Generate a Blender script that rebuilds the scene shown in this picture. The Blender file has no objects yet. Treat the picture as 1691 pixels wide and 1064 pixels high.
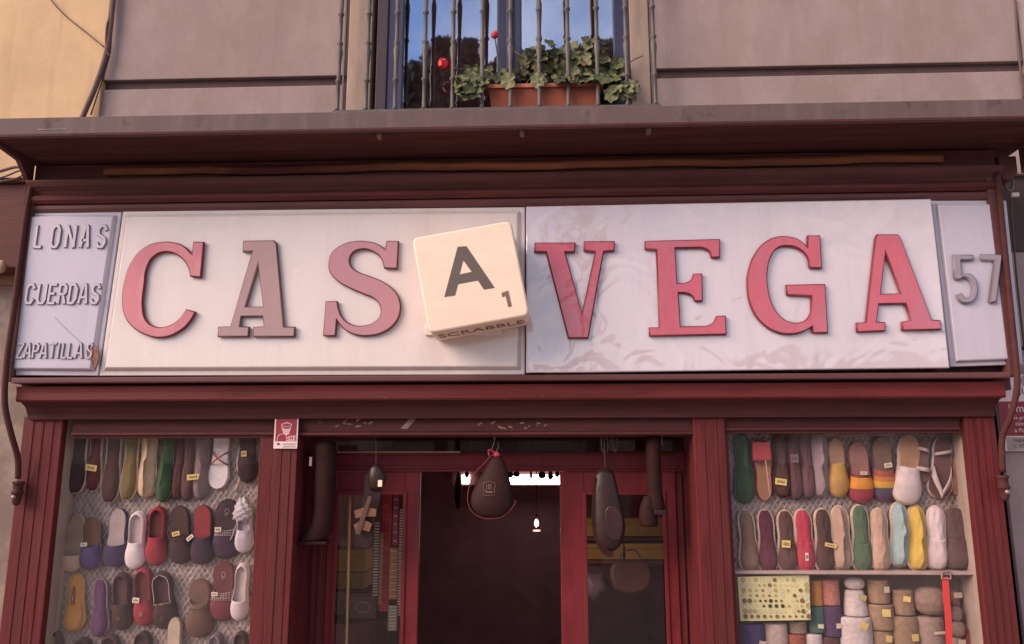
import bpy, bmesh, math, random
import numpy as np
from mathutils import Vector, Matrix
rad = math.radians
random.seed(11)
S = bpy.context.scene
COL = S.collection

# ------------------------------------------------------------------ camera
PW, PH, FPX = 1691.0, 1064.0, 1300.0
CAM = Vector((0.0, -5.0, 1.95))
PITCH, YAW, ROLL = rad(10.72), rad(-2.34), rad(-0.04)
_f = Vector((math.sin(YAW)*math.cos(PITCH), math.cos(YAW)*math.cos(PITCH), math.sin(PITCH)))
_r = Vector((math.cos(YAW), -math.sin(YAW), 0))
_u = _r.cross(_f)
RT = math.cos(ROLL)*_r + math.sin(ROLL)*_u
UP = -math.sin(ROLL)*_r + math.cos(ROLL)*_u
cd = bpy.data.cameras.new('camera'); cam = bpy.data.objects.new('camera', cd); COL.objects.link(cam)
cd.sensor_width = 36; cd.lens = FPX/PW*36; cd.clip_start = 0.05; cd.clip_end = 500
cam.matrix_world = Matrix(((RT.x, UP.x, -_f.x, CAM.x), (RT.y, UP.y, -_f.y, CAM.y), (RT.z, UP.z, -_f.z, CAM.z), (0, 0, 0, 1)))
S.camera = cam

# ------------------------------------------------------------------ sky, sun, exposure
SUN_EL, SUN_AZ = 30.0, 57.0          # azimuth to the left of straight behind the camera
w = bpy.data.worlds.new('World'); S.world = w; w.use_nodes = True
nt = w.node_tree; N = nt.nodes; L = nt.links; N.clear()
out = N.new('ShaderNodeOutputWorld'); bg = N.new('ShaderNodeBackground'); bg.inputs[1].default_value = 0.13
sky = N.new('ShaderNodeTexSky'); sky.sky_type = 'NISHITA'; sky.sun_disc = False
sky.sun_elevation = rad(SUN_EL); sky.sun_rotation = rad(180+SUN_AZ); sky.dust_density = 0.8; sky.ozone_density = 2.5
tc = N.new('ShaderNodeTexCoord'); cn = N.new('ShaderNodeTexNoise'); cn.inputs['Scale'].default_value = 2.3; cn.inputs['Detail'].default_value = 9
cn.inputs['Roughness'].default_value = 0.56
cr = N.new('ShaderNodeValToRGB'); cr.color_ramp.elements[0].position = 0.44; cr.color_ramp.elements[1].position = 0.70
mx = N.new('ShaderNodeMix'); mx.data_type = 'RGBA'; mx.inputs[7].default_value = (8.0, 7.3, 7.1, 1)
L.new(tc.outputs['Generated'], cn.inputs['Vector']); L.new(cn.outputs['Fac'], cr.inputs[0]); L.new(cr.outputs[0], mx.inputs[0])
L.new(sky.outputs[0], mx.inputs[6]); L.new(mx.outputs[2], bg.inputs[0]); L.new(bg.outputs[0], out.inputs[0])
sd = bpy.data.lights.new('sun', 'SUN'); sun = bpy.data.objects.new('sun', sd); COL.objects.link(sun)
sd.energy = 3.0; sd.angle = rad(38); sd.color = (1.0, 0.765, 0.63)
sv = Vector((-math.sin(rad(SUN_AZ))*math.cos(rad(SUN_EL)), -math.cos(rad(SUN_AZ))*math.cos(rad(SUN_EL)), math.sin(rad(SUN_EL))))
sun.rotation_euler = sv.to_track_quat('Z', 'Y').to_euler(); sun.location = sv*30
vs = S.view_settings; vs.view_transform = 'Standard'; vs.look = 'None'; vs.gamma = 1.0; vs.use_curve_mapping = False
vs.exposure = 0.72
S.cycles.max_bounces = 8; S.cycles.transparent_max_bounces = 12; S.cycles.caustics_reflective = False; S.cycles.caustics_refractive = False

# ------------------------------------------------------------------ helpers
def P(px, py, Y=0.0):
    d = RT*((px-PW/2)/FPX) + UP*(-(py-PH/2)/FPX) + _f
    return CAM + d*((Y-CAM.y)/d.y)
def X(px, py, Y=0.0): return P(px, py, Y).x
def Z(px, py, Y=0.0): return P(px, py, Y).z
ORG = {}
def reg(o, parent, org):
    COL.objects.link(o); ORG[o.name] = Vector(org)
    if parent is not None:
        o.parent = parent; o.location = Vector(org)-ORG[parent.name]
    else: o.location = org
    return o
def tag(o, label, cat, group=None):
    o['label'] = label; o['category'] = cat
    if group: o['group'] = group
    return o
def thing(name, label, cat, loc=(0, 0, 0), group=None):
    o = bpy.data.objects.new(name, None); o.empty_display_size = 0.05
    reg(o, None, loc); return tag(o, label, cat, group)
def rotthing(o, rx=0, ry=0, rz=0): o.rotation_euler = (rx, ry, rz); return o

MATS = {}
def mat(name, c, rough=0.6, var=0.18, scale=6.0, bump=0.15, spec=0.4, coat=0.0, stretch=(1, 1, 1), dirt=None, bscale=None, emit=0, metal=0.0, sheen=0.0, chips=None, streak=None):
    if name in MATS: return MATS[name]
    m = bpy.data.materials.new(name); m.use_nodes = True; MATS[name] = m
    n = m.node_tree.nodes; l = m.node_tree.links; b = n['Principled BSDF']
    b.inputs['Roughness'].default_value = rough; b.inputs['Specular IOR Level'].default_value = spec
    b.inputs['Coat Weight'].default_value = coat; b.inputs['Metallic'].default_value = metal; b.inputs['Sheen Weight'].default_value = sheen
    t = n.new('ShaderNodeTexCoord'); mp = n.new('ShaderNodeMapping'); mp.inputs['Scale'].default_value = stretch
    l.new(t.outputs['Object'], mp.inputs[0])
    nz = n.new('ShaderNodeTexNoise'); nz.inputs['Scale'].default_value = scale; nz.inputs['Detail'].default_value = 8; nz.inputs['Roughness'].default_value = 0.62
    l.new(mp.outputs[0], nz.inputs['Vector'])
    rp = n.new('ShaderNodeValToRGB'); e = rp.color_ramp.elements
    e[0].position = 0.3; e[1].position = 0.72
    e[0].color = tuple(x*(1-var) for x in c)+(1,); e[1].color = tuple(min(1, x*(1+var)) for x in c)+(1,)
    l.new(nz.outputs['Fac'], rp.inputs[0]); col = rp.outputs[0]
    if dirt:
        dc, lo, hi, ds = dirt
        n2 = n.new('ShaderNodeTexNoise'); n2.inputs['Scale'].default_value = ds; n2.inputs['Detail'].default_value = 10; n2.inputs['Roughness'].default_value = 0.7
        l.new(mp.outputs[0], n2.inputs['Vector'])
        r2 = n.new('ShaderNodeValToRGB'); r2.color_ramp.elements[0].position = lo; r2.color_ramp.elements[1].position = hi
        l.new(n2.outputs['Fac'], r2.inputs[0])
        mm = n.new('ShaderNodeMix'); mm.data_type = 'RGBA'; mm.inputs[7].default_value = tuple(dc)+(1,)
        l.new(r2.outputs[0], mm.inputs[0]); l.new(col, mm.inputs[6]); col = mm.outputs[2]
    if streak:     # rain streaks running down the face
        sc_, lo, hi, ss_ = streak
        mp2 = n.new('ShaderNodeMapping'); mp2.inputs['Scale'].default_value = (5, 5, 0.3); l.new(t.outputs['Object'], mp2.inputs[0])
        n5 = n.new('ShaderNodeTexNoise'); n5.inputs['Scale'].default_value = ss_; n5.inputs['Detail'].default_value = 9; n5.inputs['Roughness'].default_value = 0.65
        l.new(mp2.outputs[0], n5.inputs['Vector'])
        r5 = n.new('ShaderNodeValToRGB'); r5.color_ramp.elements[0].position = lo; r5.color_ramp.elements[1].position = hi; l.new(n5.outputs['Fac'], r5.inputs[0])
        m5 = n.new('ShaderNodeMix'); m5.data_type = 'RGBA'; m5.inputs[7].default_value = tuple(sc_)+(1,); l.new(r5.outputs[0], m5.inputs[0]); l.new(col, m5.inputs[6]); col = m5.outputs[2]
    if chips:
        cc, thr, cs = chips
        n4 = n.new('ShaderNodeTexNoise'); n4.inputs['Scale'].default_value = cs; n4.inputs['Detail'].default_value = 5; n4.inputs['Roughness'].default_value = 0.7
        l.new(t.outputs['Object'], n4.inputs['Vector'])
        r4 = n.new('ShaderNodeValToRGB'); r4.color_ramp.elements[0].position = thr; r4.color_ramp.elements[1].position = thr+0.02
        l.new(n4.outputs['Fac'], r4.inputs[0])
        m4 = n.new('ShaderNodeMix'); m4.data_type = 'RGBA'; m4.inputs[7].default_value = tuple(cc)+(1,)
        l.new(r4.outputs[0], m4.inputs[0]); l.new(col, m4.inputs[6]); col = m4.outputs[2]
    l.new(col, b.inputs['Base Color'])
    # roughness varies a little everywhere
    mr = n.new('ShaderNodeMapRange'); mr.inputs[3].default_value = max(0.02, rough-0.08); mr.inputs[4].default_value = min(1, rough+0.12)
    l.new(nz.outputs['Fac'], mr.inputs[0]); l.new(mr.outputs[0], b.inputs['Roughness'])
    if bump:
        n3 = n.new('ShaderNodeTexNoise'); n3.inputs['Scale'].default_value = bscale or scale*6; n3.inputs['Detail'].default_value = 6
        l.new(mp.outputs[0], n3.inputs['Vector'])
        bp = n.new('ShaderNodeBump'); bp.inputs['Strength'].default_value = bump; bp.inputs['Distance'].default_value = 0.01
        l.new(n3.outputs['Fac'], bp.inputs['Height']); l.new(bp.outputs[0], b.inputs['Normal'])
    if emit:
        b.inputs['Emission Color'].default_value = tuple(c)+(1,); b.inputs['Emission Strength'].default_value = emit
    return m
def rope(name, c, scale=90.0, axis='Z', var=0.25, second=None):
    """twine: fine wound bands, or two-colour mottled twine"""
    if name in MATS: return MATS[name]
    m = mat(name, c, 0.9, var, 40, 0, 0.15)
    n = m.node_tree.nodes; l = m.node_tree.links; b = n['Principled BSDF']
    t = n.new('ShaderNodeTexCoord'); wv = n.new('ShaderNodeTexWave'); wv.bands_direction = axis; wv.inputs['Scale'].default_value = scale
    wv.inputs['Distortion'].default_value = 2.2; wv.inputs['Detail'].default_value = 3; wv.inputs['Detail Scale'].default_value = 2
    l.new(t.outputs['Object'], wv.inputs[0])
    bp = n.new('ShaderNodeBump'); bp.inputs['Strength'].default_value = 0.55; bp.inputs['Distance'].default_value = 0.004
    l.new(wv.outputs['Fac'], bp.inputs['Height']); l.new(bp.outputs[0], b.inputs['Normal'])
    if second:
        nz = n.new('ShaderNodeTexNoise'); nz.inputs['Scale'].default_value = 120; l.new(t.outputs['Object'], nz.inputs[0])
        r2 = n.new('ShaderNodeValToRGB'); r2.color_ramp.elements[0].position = 0.48; r2.color_ramp.elements[1].position = 0.54
        l.new(nz.outputs['Fac'], r2.inputs[0])
        mm = n.new('ShaderNodeMix'); mm.data_type = 'RGBA'; mm.inputs[6].default_value = tuple(c)+(1,); mm.inputs[7].default_value = tuple(second)+(1,)
        l.new(r2.outputs[0], mm.inputs[0]); l.new(mm.outputs[2], b.inputs['Base Color'])
    return m
def plaid(name, c1, c2, scale=60.0):
    if name in MATS: return MATS[name]
    m = mat(name, c1, 0.9, 0.1, 30, 0.2, 0.1)
    n = m.node_tree.nodes; l = m.node_tree.links; b = n['Principled BSDF']
    t = n.new('ShaderNodeTexCoord'); sx = n.new('ShaderNodeSeparateXYZ'); l.new(t.outputs['Object'], sx.inputs[0])
    fs = []
    for k in (0, 2):
        mu = n.new('ShaderNodeMath'); mu.operation = 'MULTIPLY'; mu.inputs[1].default_value = scale; l.new(sx.outputs[k], mu.inputs[0])
        fr = n.new('ShaderNodeMath'); fr.operation = 'FRACT'; l.new(mu.outputs[0], fr.inputs[0])
        gt = n.new('ShaderNodeMath'); gt.operation = 'GREATER_THAN'; gt.inputs[1].default_value = 0.5; l.new(fr.outputs[0], gt.inputs[0]); fs.append(gt)
    ad = n.new('ShaderNodeMath'); ad.operation = 'ADD'; l.new(fs[0].outputs[0], ad.inputs[0]); l.new(fs[1].outputs[0], ad.inputs[1])
    hf = n.new('ShaderNodeMath'); hf.operation = 'MULTIPLY'; hf.inputs[1].default_value = 0.5; l.new(ad.outputs[0], hf.inputs[0])
    mm = n.new('ShaderNodeMix'); mm.data_type = 'RGBA'; mm.inputs[6].default_value = tuple(c1)+(1,); mm.inputs[7].default_value = tuple(c2)+(1,)
    l.new(hf.outputs[0], mm.inputs[0]); l.new(mm.outputs[2], b.inputs['Base Color'])
    return m
def glass(name, ior, tint=(1, 1, 1), wob=0.0, wscale=3.0, refl_tint=(1, 1, 1)):
    if name in MATS: return MATS[name]
    m = bpy.data.materials.new(name); m.use_nodes = True; MATS[name] = m
    n = m.node_tree.nodes; l = m.node_tree.links; n.clear()
    o = n.new('ShaderNodeOutputMaterial'); mi = n.new('ShaderNodeMixShader'); tr = n.new('ShaderNodeBsdfTransparent'); gl = n.new('ShaderNodeBsdfGlossy'); ge = n.new('ShaderNodeNewGeometry')
    dt = n.new('ShaderNodeVectorMath'); dt.operation = 'DOT_PRODUCT'; l.new(ge.outputs['Normal'], dt.inputs[0]); l.new(ge.outputs['Incoming'], dt.inputs[1])
    ab = n.new('ShaderNodeMath'); ab.operation = 'ABSOLUTE'; l.new(dt.outputs['Value'], ab.inputs[0])
    om = n.new('ShaderNodeMath'); om.operation = 'SUBTRACT'; om.inputs[0].default_value = 1; l.new(ab.outputs[0], om.inputs[1])
    p5 = n.new('ShaderNodeMath'); p5.operation = 'POWER'; p5.inputs[1].default_value = 5; l.new(om.outputs[0], p5.inputs[0])
    f0 = ((ior-1)/(ior+1))**2          # Schlick reflectance, the same from both faces of the pane
    fr = n.new('ShaderNodeMath'); fr.operation = 'MULTIPLY_ADD'; fr.inputs[1].default_value = 1-f0; fr.inputs[2].default_value = f0; l.new(p5.outputs[0], fr.inputs[0])
    gl.inputs['Roughness'].default_value = 0.02; tr.inputs[0].default_value = tuple(tint)+(1,); gl.inputs[0].default_value = tuple(refl_tint)+(1,)
    if wob:
        t = n.new('ShaderNodeTexCoord'); nz = n.new('ShaderNodeTexNoise'); nz.inputs['Scale'].default_value = wscale; nz.inputs['Detail'].default_value = 1
        bp = n.new('ShaderNodeBump'); bp.inputs['Strength'].default_value = wob; bp.inputs['Distance'].default_value = 0.02
        l.new(t.outputs['Object'], nz.inputs[0]); l.new(nz.outputs['Fac'], bp.inputs['Height']); l.new(bp.outputs[0], gl.inputs['Normal'])
    l.new(fr.outputs[0], mi.inputs[0]); l.new(tr.outputs[0], mi.inputs[1]); l.new(gl.outputs[0], mi.inputs[2]); l.new(mi.outputs[0], o.inputs[0])
    return m

def add_box(bm, x0, x1, y0, y1, z0, z1, bev=0.0):
    x0, x1 = min(x0, x1), max(x0, x1); y0, y1 = min(y0, y1), max(y0, y1); z0, z1 = min(z0, z1), max(z0, z1)
    M = Matrix.Translation(((x0+x1)/2, (y0+y1)/2, (z0+z1)/2)) @ Matrix.Diagonal((x1-x0, y1-y0, z1-z0, 1))
    r = bmesh.ops.create_cube(bm, size=1, matrix=M)
    if bev:
        es = list({e for v in r['verts'] for e in v.link_edges})
        bmesh.ops.bevel(bm, geom=es, offset=min(bev, 0.45*min(x1-x0, y1-y0, z1-z0)), segments=2, affect='EDGES', profile=0.6)
def finish(bm, name, m, parent=None, org=None, smooth=False, local=False):
    """bm is in world coordinates unless local; the object gets a sensible origin"""
    if bm.verts and not local:
        if org is None:
            if parent is not None: org = ORG[parent.name]
            else:
                xs = [v.co.x for v in bm.verts]; ys = [v.co.y for v in bm.verts]; zs = [v.co.z for v in bm.verts]
                org = Vector(((min(xs)+max(xs))/2, (min(ys)+max(ys))/2, min(zs)))
        bmesh.ops.translate(bm, verts=bm.verts, vec=-Vector(org))
    me = bpy.data.meshes.new(name); bm.to_mesh(me); bm.free()
    for mm in (m if isinstance(m, (list, tuple)) else [m]): me.materials.append(mm)
    if smooth:
        for p in me.polygons: p.use_smooth = True
    o = bpy.data.objects.new(name, me)
    if local:
        COL.objects.link(o); o.parent = parent; ORG[o.name] = ORG[parent.name]; return o
    return reg(o, parent, org)
def box(name, x0, x1, y0, y1, z0, z1, m, parent=None, bev=0.004):
    bm = bmesh.new(); add_box(bm, x0, x1, y0, y1, z0, z1, bev); return finish(bm, name, m, parent)
def pbox(name, px0, px1, py0, py1, Y, d, m, parent=None, bev=0.004, pyx=None):
    """front face spans the given pixels on plane Y, thickness d behind it"""
    pyx = pyx if pyx is not None else (py0+py1)/2; pxm = (px0+px1)/2
    return box(name, X(px0, pyx, Y), X(px1, pyx, Y), Y, Y+d, Z(pxm, py1, Y), Z(pxm, py0, Y), m, parent, bev)
def prof(name, pts, x0, x1, m, parent=None, smooth=False, wav=0.0, nseg=1):
    """profile of (y, z) points extruded along x"""
    bm = bmesh.new(); rings = []
    for i in range(nseg+1):
        x = x0+(x1-x0)*i/nseg
        dz = wav*(math.sin(i*0.9)+0.6*math.sin(i*2.3+1)) if nseg > 1 else 0
        rings.append([bm.verts.new((x, y, z+dz)) for y, z in pts])
    k = len(pts)
    for a, b in zip(rings, rings[1:]):
        for i in range(k): bm.faces.new((a[i], a[(i+1) % k], b[(i+1) % k], b[i]))
    bm.faces.new(rings[0]); bm.faces.new(rings[-1][::-1])
    bmesh.ops.recalc_face_normals(bm, faces=bm.faces)
    return finish(bm, name, m, parent, smooth=smooth)
def smoothpath(pts, n=6):
    pts = [Vector(p) for p in pts]; r = []
    q = [pts[0]*2-pts[1]]+pts+[pts[-1]*2-pts[-2]]
    for i in range(1, len(q)-2):
        a, b, c, d = q[i-1:i+3]
        for k in range(n):
            t = k/n
            r.append(0.5*((2*b)+(c-a)*t+(2*a-5*b+4*c-d)*t*t+(3*b-a-3*c+d)*t**3))
    r.append(pts[-1]); return r
def add_tube(bm, pts, r, seg=8, flat=None, cap=True):
    pts = [Vector(p) for p in pts]; rings = []; n0 = None
    for i, p in enumerate(pts):
        t = (pts[min(i+1, len(pts)-1)]-pts[max(i-1, 0)]).normalized()
        if n0 is None: n0 = t.orthogonal().normalized()
        n0 = (n0-t*n0.dot(t)).normalized(); b = t.cross(n0)
        rr = r[i] if isinstance(r, (list, tuple)) else r
        rings.append([bm.verts.new(p+(n0*math.cos(2*math.pi*k/seg)+b*math.sin(2*math.pi*k/seg))*rr) for k in range(seg)])
    for a, b in zip(rings, rings[1:]):
        for k in range(seg): bm.faces.new((a[k], a[(k+1) % seg], b[(k+1) % seg], b[k]))
    if cap: bm.faces.new(rings[0][::-1]); bm.faces.new(rings[-1])
def tube(name, pts, r, m, parent=None, seg=8, n=6):
    bm = bmesh.new(); add_tube(bm, smoothpath(pts, n) if n else pts, r, seg); return finish(bm, name, m, parent, smooth=True)
def add_lathe(bm, pr, seg=16, c=(0, 0, 0), sx=1, sy=1):
    rings = []
    for r, z in pr:
        rings.append([bm.verts.new((c[0]+sx*r*math.cos(2*math.pi*k/seg), c[1]+sy*r*math.sin(2*math.pi*k/seg), c[2]+z)) for k in range(seg)])
    for a, b in zip(rings, rings[1:]):
        for k in range(seg): bm.faces.new((a[k], a[(k+1) % seg], b[(k+1) % seg], b[k]))
    bm.faces.new(rings[0][::-1]); bm.faces.new(rings[-1])
def curve_bm(loops, ext, bev, bres=2):
    """loops of 2-D points ((x, z) corner or (x, z, 1) smooth) -> solid with bevelled edges, front at -y"""
    cu = bpy.data.curves.new('c', 'CURVE'); cu.dimensions = '2D'; cu.fill_mode = 'BOTH'; cu.resolution_u = 6
    cu.extrude = max(1e-4, ext/2-bev); cu.bevel_depth = bev; cu.bevel_resolution = bres; cu.offset = -bev
    for lp in loops:
        sp = cu.splines.new('BEZIER'); sp.bezier_points.add(len(lp)-1); sp.use_cyclic_u = True
        for b, p in zip(sp.bezier_points, lp):
            b.co = (p[0], p[1], 0); h = 'AUTO' if len(p) > 2 else 'VECTOR'; b.handle_left_type = h; b.handle_right_type = h
    return eval_curve(cu, ext)
def eval_curve(cu, ext):
    o = bpy.data.objects.new('tmp', cu); COL.objects.link(o)
    bpy.context.view_layer.update()
    me = bpy.data.meshes.new_from_object(o.evaluated_get(bpy.context.evaluated_depsgraph_get()))
    bm = bmesh.new(); bm.from_mesh(me)
    for v in bm.verts: v.co = Vector((v.co.x, -v.co.z-ext/2, v.co.y))
    bpy.data.objects.remove(o); bpy.data.curves.remove(cu); bpy.data.meshes.remove(me)
    return bm
def text_bm(body, size, ext=0.001):
    cu = bpy.data.curves.new('t', 'FONT'); cu.body = body; cu.size = size; cu.extrude = ext/2; cu.align_x = 'CENTER'; cu.align_y = 'CENTER'; cu.resolution_u = 3
    return eval_curve(cu, ext)
def pletter(name, loops, Y, ext, bev, m, parent, conv, edge=None):
    """loops in zoom pixels -> letter standing proud of plane Y"""
    out = []
    for lp in loops:
        q = []
        for p in lp:
            a = conv(p[0], p[1]); w_ = P(a[0], a[1], Y); q.append((w_.x, w_.z)+tuple(p[2:]))
        out.append(q)
    bm = curve_bm(out, ext, bev, 0)
    bmesh.ops.translate(bm, verts=bm.verts, vec=(0, Y, 0))
    if edge is None: return finish(bm, name, m, parent)
    bm.normal_update()
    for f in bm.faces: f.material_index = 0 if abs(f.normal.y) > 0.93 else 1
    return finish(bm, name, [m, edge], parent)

# ------------------------------------------------------------------ materials
M_wall = mat('mauve_render', (0.285, 0.212, 0.205), 0.9, 0.13, 3.2, 0.35, 0.15, dirt=((0.235, 0.155, 0.14), 0.46, 0.78, 1.3), bscale=150, stretch=(1.3, 1, 0.7), chips=((0.13, 0.08, 0.075), 0.77, 16), streak=((0.235, 0.17, 0.162), 0.50, 0.85, 1.6))
M_wall2 = mat('mauve_render_right', (0.33, 0.25, 0.25), 0.9, 0.12, 2.5, 0.25, 0.2, dirt=((0.22, 0.15, 0.14), 0.5, 0.85, 1.4), bscale=140)
M_groove = mat('groove', (0.07, 0.042, 0.042), 0.95, 0.2, 6)
M_yellow = mat('yellow_render', (0.53, 0.355, 0.21), 0.9, 0.09, 2.0, 0.2, 0.2, dirt=((0.42, 0.29, 0.17), 0.45, 0.75, 1.5), bscale=120, streak=((0.36, 0.25, 0.155), 0.52, 0.85, 2.0))
M_jamb = mat('cream_jamb', (0.34, 0.245, 0.20), 0.85, 0.14, 5, 0.2, 0.3, stretch=(3, 3, 0.6))
M_fascia = mat('fascia_paint', (0.105, 0.068, 0.068), 0.7, 0.12, 7, 0.12, 0.25, dirt=((0.055, 0.032, 0.032), 0.57, 0.66, 4.5), chips=((0.22, 0.17, 0.16), 0.76, 18), streak=((0.14, 0.095, 0.095), 0.5, 0.75, 2.0))
M_dark = mat('dark_wood', (0.085, 0.030, 0.027), 0.75, 0.25, 7, 0.2, 0.25, stretch=(0.3, 3, 3))
M_red = mat('red_paint', (0.115, 0.017, 0.019), 0.55, 0.42, 6, 0.3, 0.18, stretch=(0.35, 3, 3), dirt=((0.075, 0.02, 0.019), 0.48, 0.72, 3.0), chips=((0.20, 0.085, 0.08), 0.70, 22))
M_redv = mat('red_paint_upright', (0.112, 0.018, 0.020), 0.55, 0.42, 6, 0.3, 0.18, stretch=(4, 4, 0.3), dirt=((0.072, 0.019, 0.018), 0.46, 0.72, 3.0), chips=((0.19, 0.085, 0.08), 0.70, 24))
M_dark2 = mat('dark_red_wood', (0.068, 0.023, 0.022), 0.75, 0.25, 7, 0.2, 0.15, stretch=(0.3, 3, 3))
M_soff = mat('soffit_wood', (0.070, 0.025, 0.022), 0.85, 0.3, 5, 0.2, 0.1, stretch=(0.3, 3, 3))
M_redb = mat('red_door_paint', (0.15, 0.018, 0.023), 0.5, 0.3, 8, 0.2, 0.2, stretch=(1, 1, 0.4), dirt=((0.07, 0.018, 0.018), 0.5, 0.75, 4), chips=((0.21, 0.09, 0.085), 0.71, 26))
M_maroon = mat('maroon_paint', (0.090, 0.022, 0.022), 0.55, 0.42, 6, 0.3, 0.18, stretch=(0.35, 3, 3), dirt=((0.07, 0.025, 0.024), 0.5, 0.8, 2.4))
M_frame = mat('sign_surround', (0.10, 0.036, 0.036), 0.6, 0.2, 6, 0.12, 0.3, stretch=(0.4, 3, 3))
M_ochre = mat('ochre_strip', (0.27, 0.10, 0.055), 0.8, 0.35, 3, 0.25, 0.2, stretch=(0.4, 2, 2), dirt=((0.085, 0.030, 0.026), 0.42, 0.62, 1.1))
M_iron = mat('iron', (0.115, 0.078, 0.074), 0.6, 0.2, 18, 0.1, 0.4)
M_bar = mat('bar_paint', (0.085, 0.068, 0.062), 0.55, 0.18, 14, 0.1, 0.4)
M_cable = mat('cable', (0.115, 0.066, 0.058), 0.8, 0.2, 10)
M_black = mat('black_rubber', (0.030, 0.0115, 0.0105), 0.65, 0.2, 12, 0.05, 0.08)
M_blackl = mat('black_leather', (0.028, 0.011, 0.0105), 0.36, 0.25, 14, 0.2, 0.3)
M_sticker = mat('sticker_white', (0.72, 0.56, 0.54), 0.5, 0.08, 30, 0)
M_stred = mat('sticker_red', (0.24, 0.02, 0.035), 0.45, 0.1, 30, 0)
M_stgrey = mat('sticker_grey', (0.35, 0.27, 0.26), 0.6, 0.1, 30, 0)
M_ink = mat('ink', (0.09, 0.055, 0.05), 0.7, 0.1, 30, 0)
M_tagy = mat('price_tag_yellow', (0.80, 0.60, 0.20), 0.7, 0.1, 30, 0)
M_tagw = mat('price_tag_cream', (0.80, 0.66, 0.50), 0.7, 0.1, 30, 0)
M_room = mat('shop_interior', (0.32, 0.165, 0.17), 0.9, 0.2, 4, 0)
M_lamp = mat('lamp_glow', (1.0, 0.86, 0.74), 0.5, 0.0, 4, 0, emit=4.0)
M_strip = mat('strip_glow', (1.0, 0.90, 0.86), 0.5, 0.0, 4, 0, emit=11)

def plastic(name, c, wob, bs, coat=0.5, mott=0.08, ior=1.6, dirtc=None):
    m = mat(name, c, 0.16, mott, 1.2, 0, 0.55, coat=0, dirt=dirtc or (tuple(x*0.80 for x in c), 0.5, 0.86, 2.3), stretch=(1, 1, 0.55), streak=(tuple(x*0.91 for x in c), 0.5, 0.8, 2.5), chips=(tuple(x*0.72 for x in c), 0.735, 28))
    n = m.node_tree.nodes; l = m.node_tree.links; b = n['Principled BSDF']
    b.inputs['IOR'].default_value = ior
    t = n.new('ShaderNodeTexCoord'); nz = n.new('ShaderNodeTexNoise'); nz.inputs['Scale'].default_value = bs; nz.inputs['Detail'].default_value = 2; nz.inputs['Distortion'].default_value = 0.8
    l.new(t.outputs['Object'], nz.inputs[0])
    bp = n.new('ShaderNodeBump'); bp.inputs['Strength'].default_value = wob; bp.inputs['Distance'].default_value = 0.05
    l.new(nz.outputs['Fac'], bp.inputs['Height']); l.new(bp.outputs[0], b.inputs['Normal'])
    b.inputs['Roughness'].default_value = 0.06
    for k in list(b.inputs['Roughness'].links): l.remove(k)
    return m
M_panA = plastic('sign_plastic_cream', (0.64, 0.55, 0.525), 0.05, 1.6, ior=1.45)
M_panB = plastic('sign_plastic_glossy', (0.55, 0.465, 0.50), 0.18, 3.6, ior=1.9)
M_panC = plastic('sign_plastic_lilac', (0.46, 0.41, 0.475), 0.05, 2.0, ior=1.5)
M_letA = plastic('letter_red_faded', (0.50, 0.165, 0.185), 0.05, 5, mott=0.2, ior=1.45, dirtc=((0.60, 0.27, 0.26), 0.5, 0.8, 6))
M_letB = plastic('letter_mauve_brown', (0.36, 0.225, 0.215), 0.05, 5, mott=0.12, ior=1.4, dirtc=((0.30, 0.20, 0.20), 0.5, 0.8, 6))
M_letC = plastic('letter_dusty_pink', (0.42, 0.20, 0.225), 0.05, 5, mott=0.14, ior=1.4, dirtc=((0.36, 0.20, 0.24), 0.5, 0.8, 5))
M_letD = plastic('letter_red_gloss', (0.47, 0.088, 0.125), 0.12, 4, mott=0.2, ior=1.5, dirtc=((0.38, 0.14, 0.19), 0.48, 0.75, 3))
M_letE = mat('letter_lilac', (0.42, 0.37, 0.43), 0.35, 0.08, 8, 0.05)
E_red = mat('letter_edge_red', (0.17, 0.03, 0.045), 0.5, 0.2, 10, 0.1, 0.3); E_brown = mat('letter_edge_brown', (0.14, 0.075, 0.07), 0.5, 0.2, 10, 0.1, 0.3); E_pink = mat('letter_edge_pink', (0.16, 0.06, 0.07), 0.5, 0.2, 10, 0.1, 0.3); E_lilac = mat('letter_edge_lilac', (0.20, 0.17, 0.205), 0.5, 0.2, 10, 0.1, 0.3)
M_tile = mat('tile_cream', (0.73, 0.565, 0.45), 0.55, 0.06, 3, 0.06, 0.3, stretch=(1, 1, 4), chips=((0.60, 0.45, 0.35), 0.76, 30))
M_tileink = mat('tile_ink', (0.10, 0.075, 0.065), 0.6, 0.08, 20, 0)
M_tileinkb = mat('tile_ink_brown', (0.17, 0.09, 0.07), 0.6, 0.08, 20, 0)

# ------------------------------------------------------------------ ground, street
G = bmesh.new(); add_box(G, -60, 60, -60, 30, -0.2, -0.13)
gr = finish(G, 'road', mat('granite_setts', (0.34, 0.28, 0.25), 0.85, 0.2, 3, 0.2)); gr['kind'] = 'structure'
G = bmesh.new(); add_box(G, -60, 60, -2.6, 6, -0.13, 0.0, 0.01)
pv = finish(G, 'pavement', mat('paving', (0.40, 0.33, 0.30), 0.85, 0.15, 2, 0.2)); pv['kind'] = 'structure'

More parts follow.
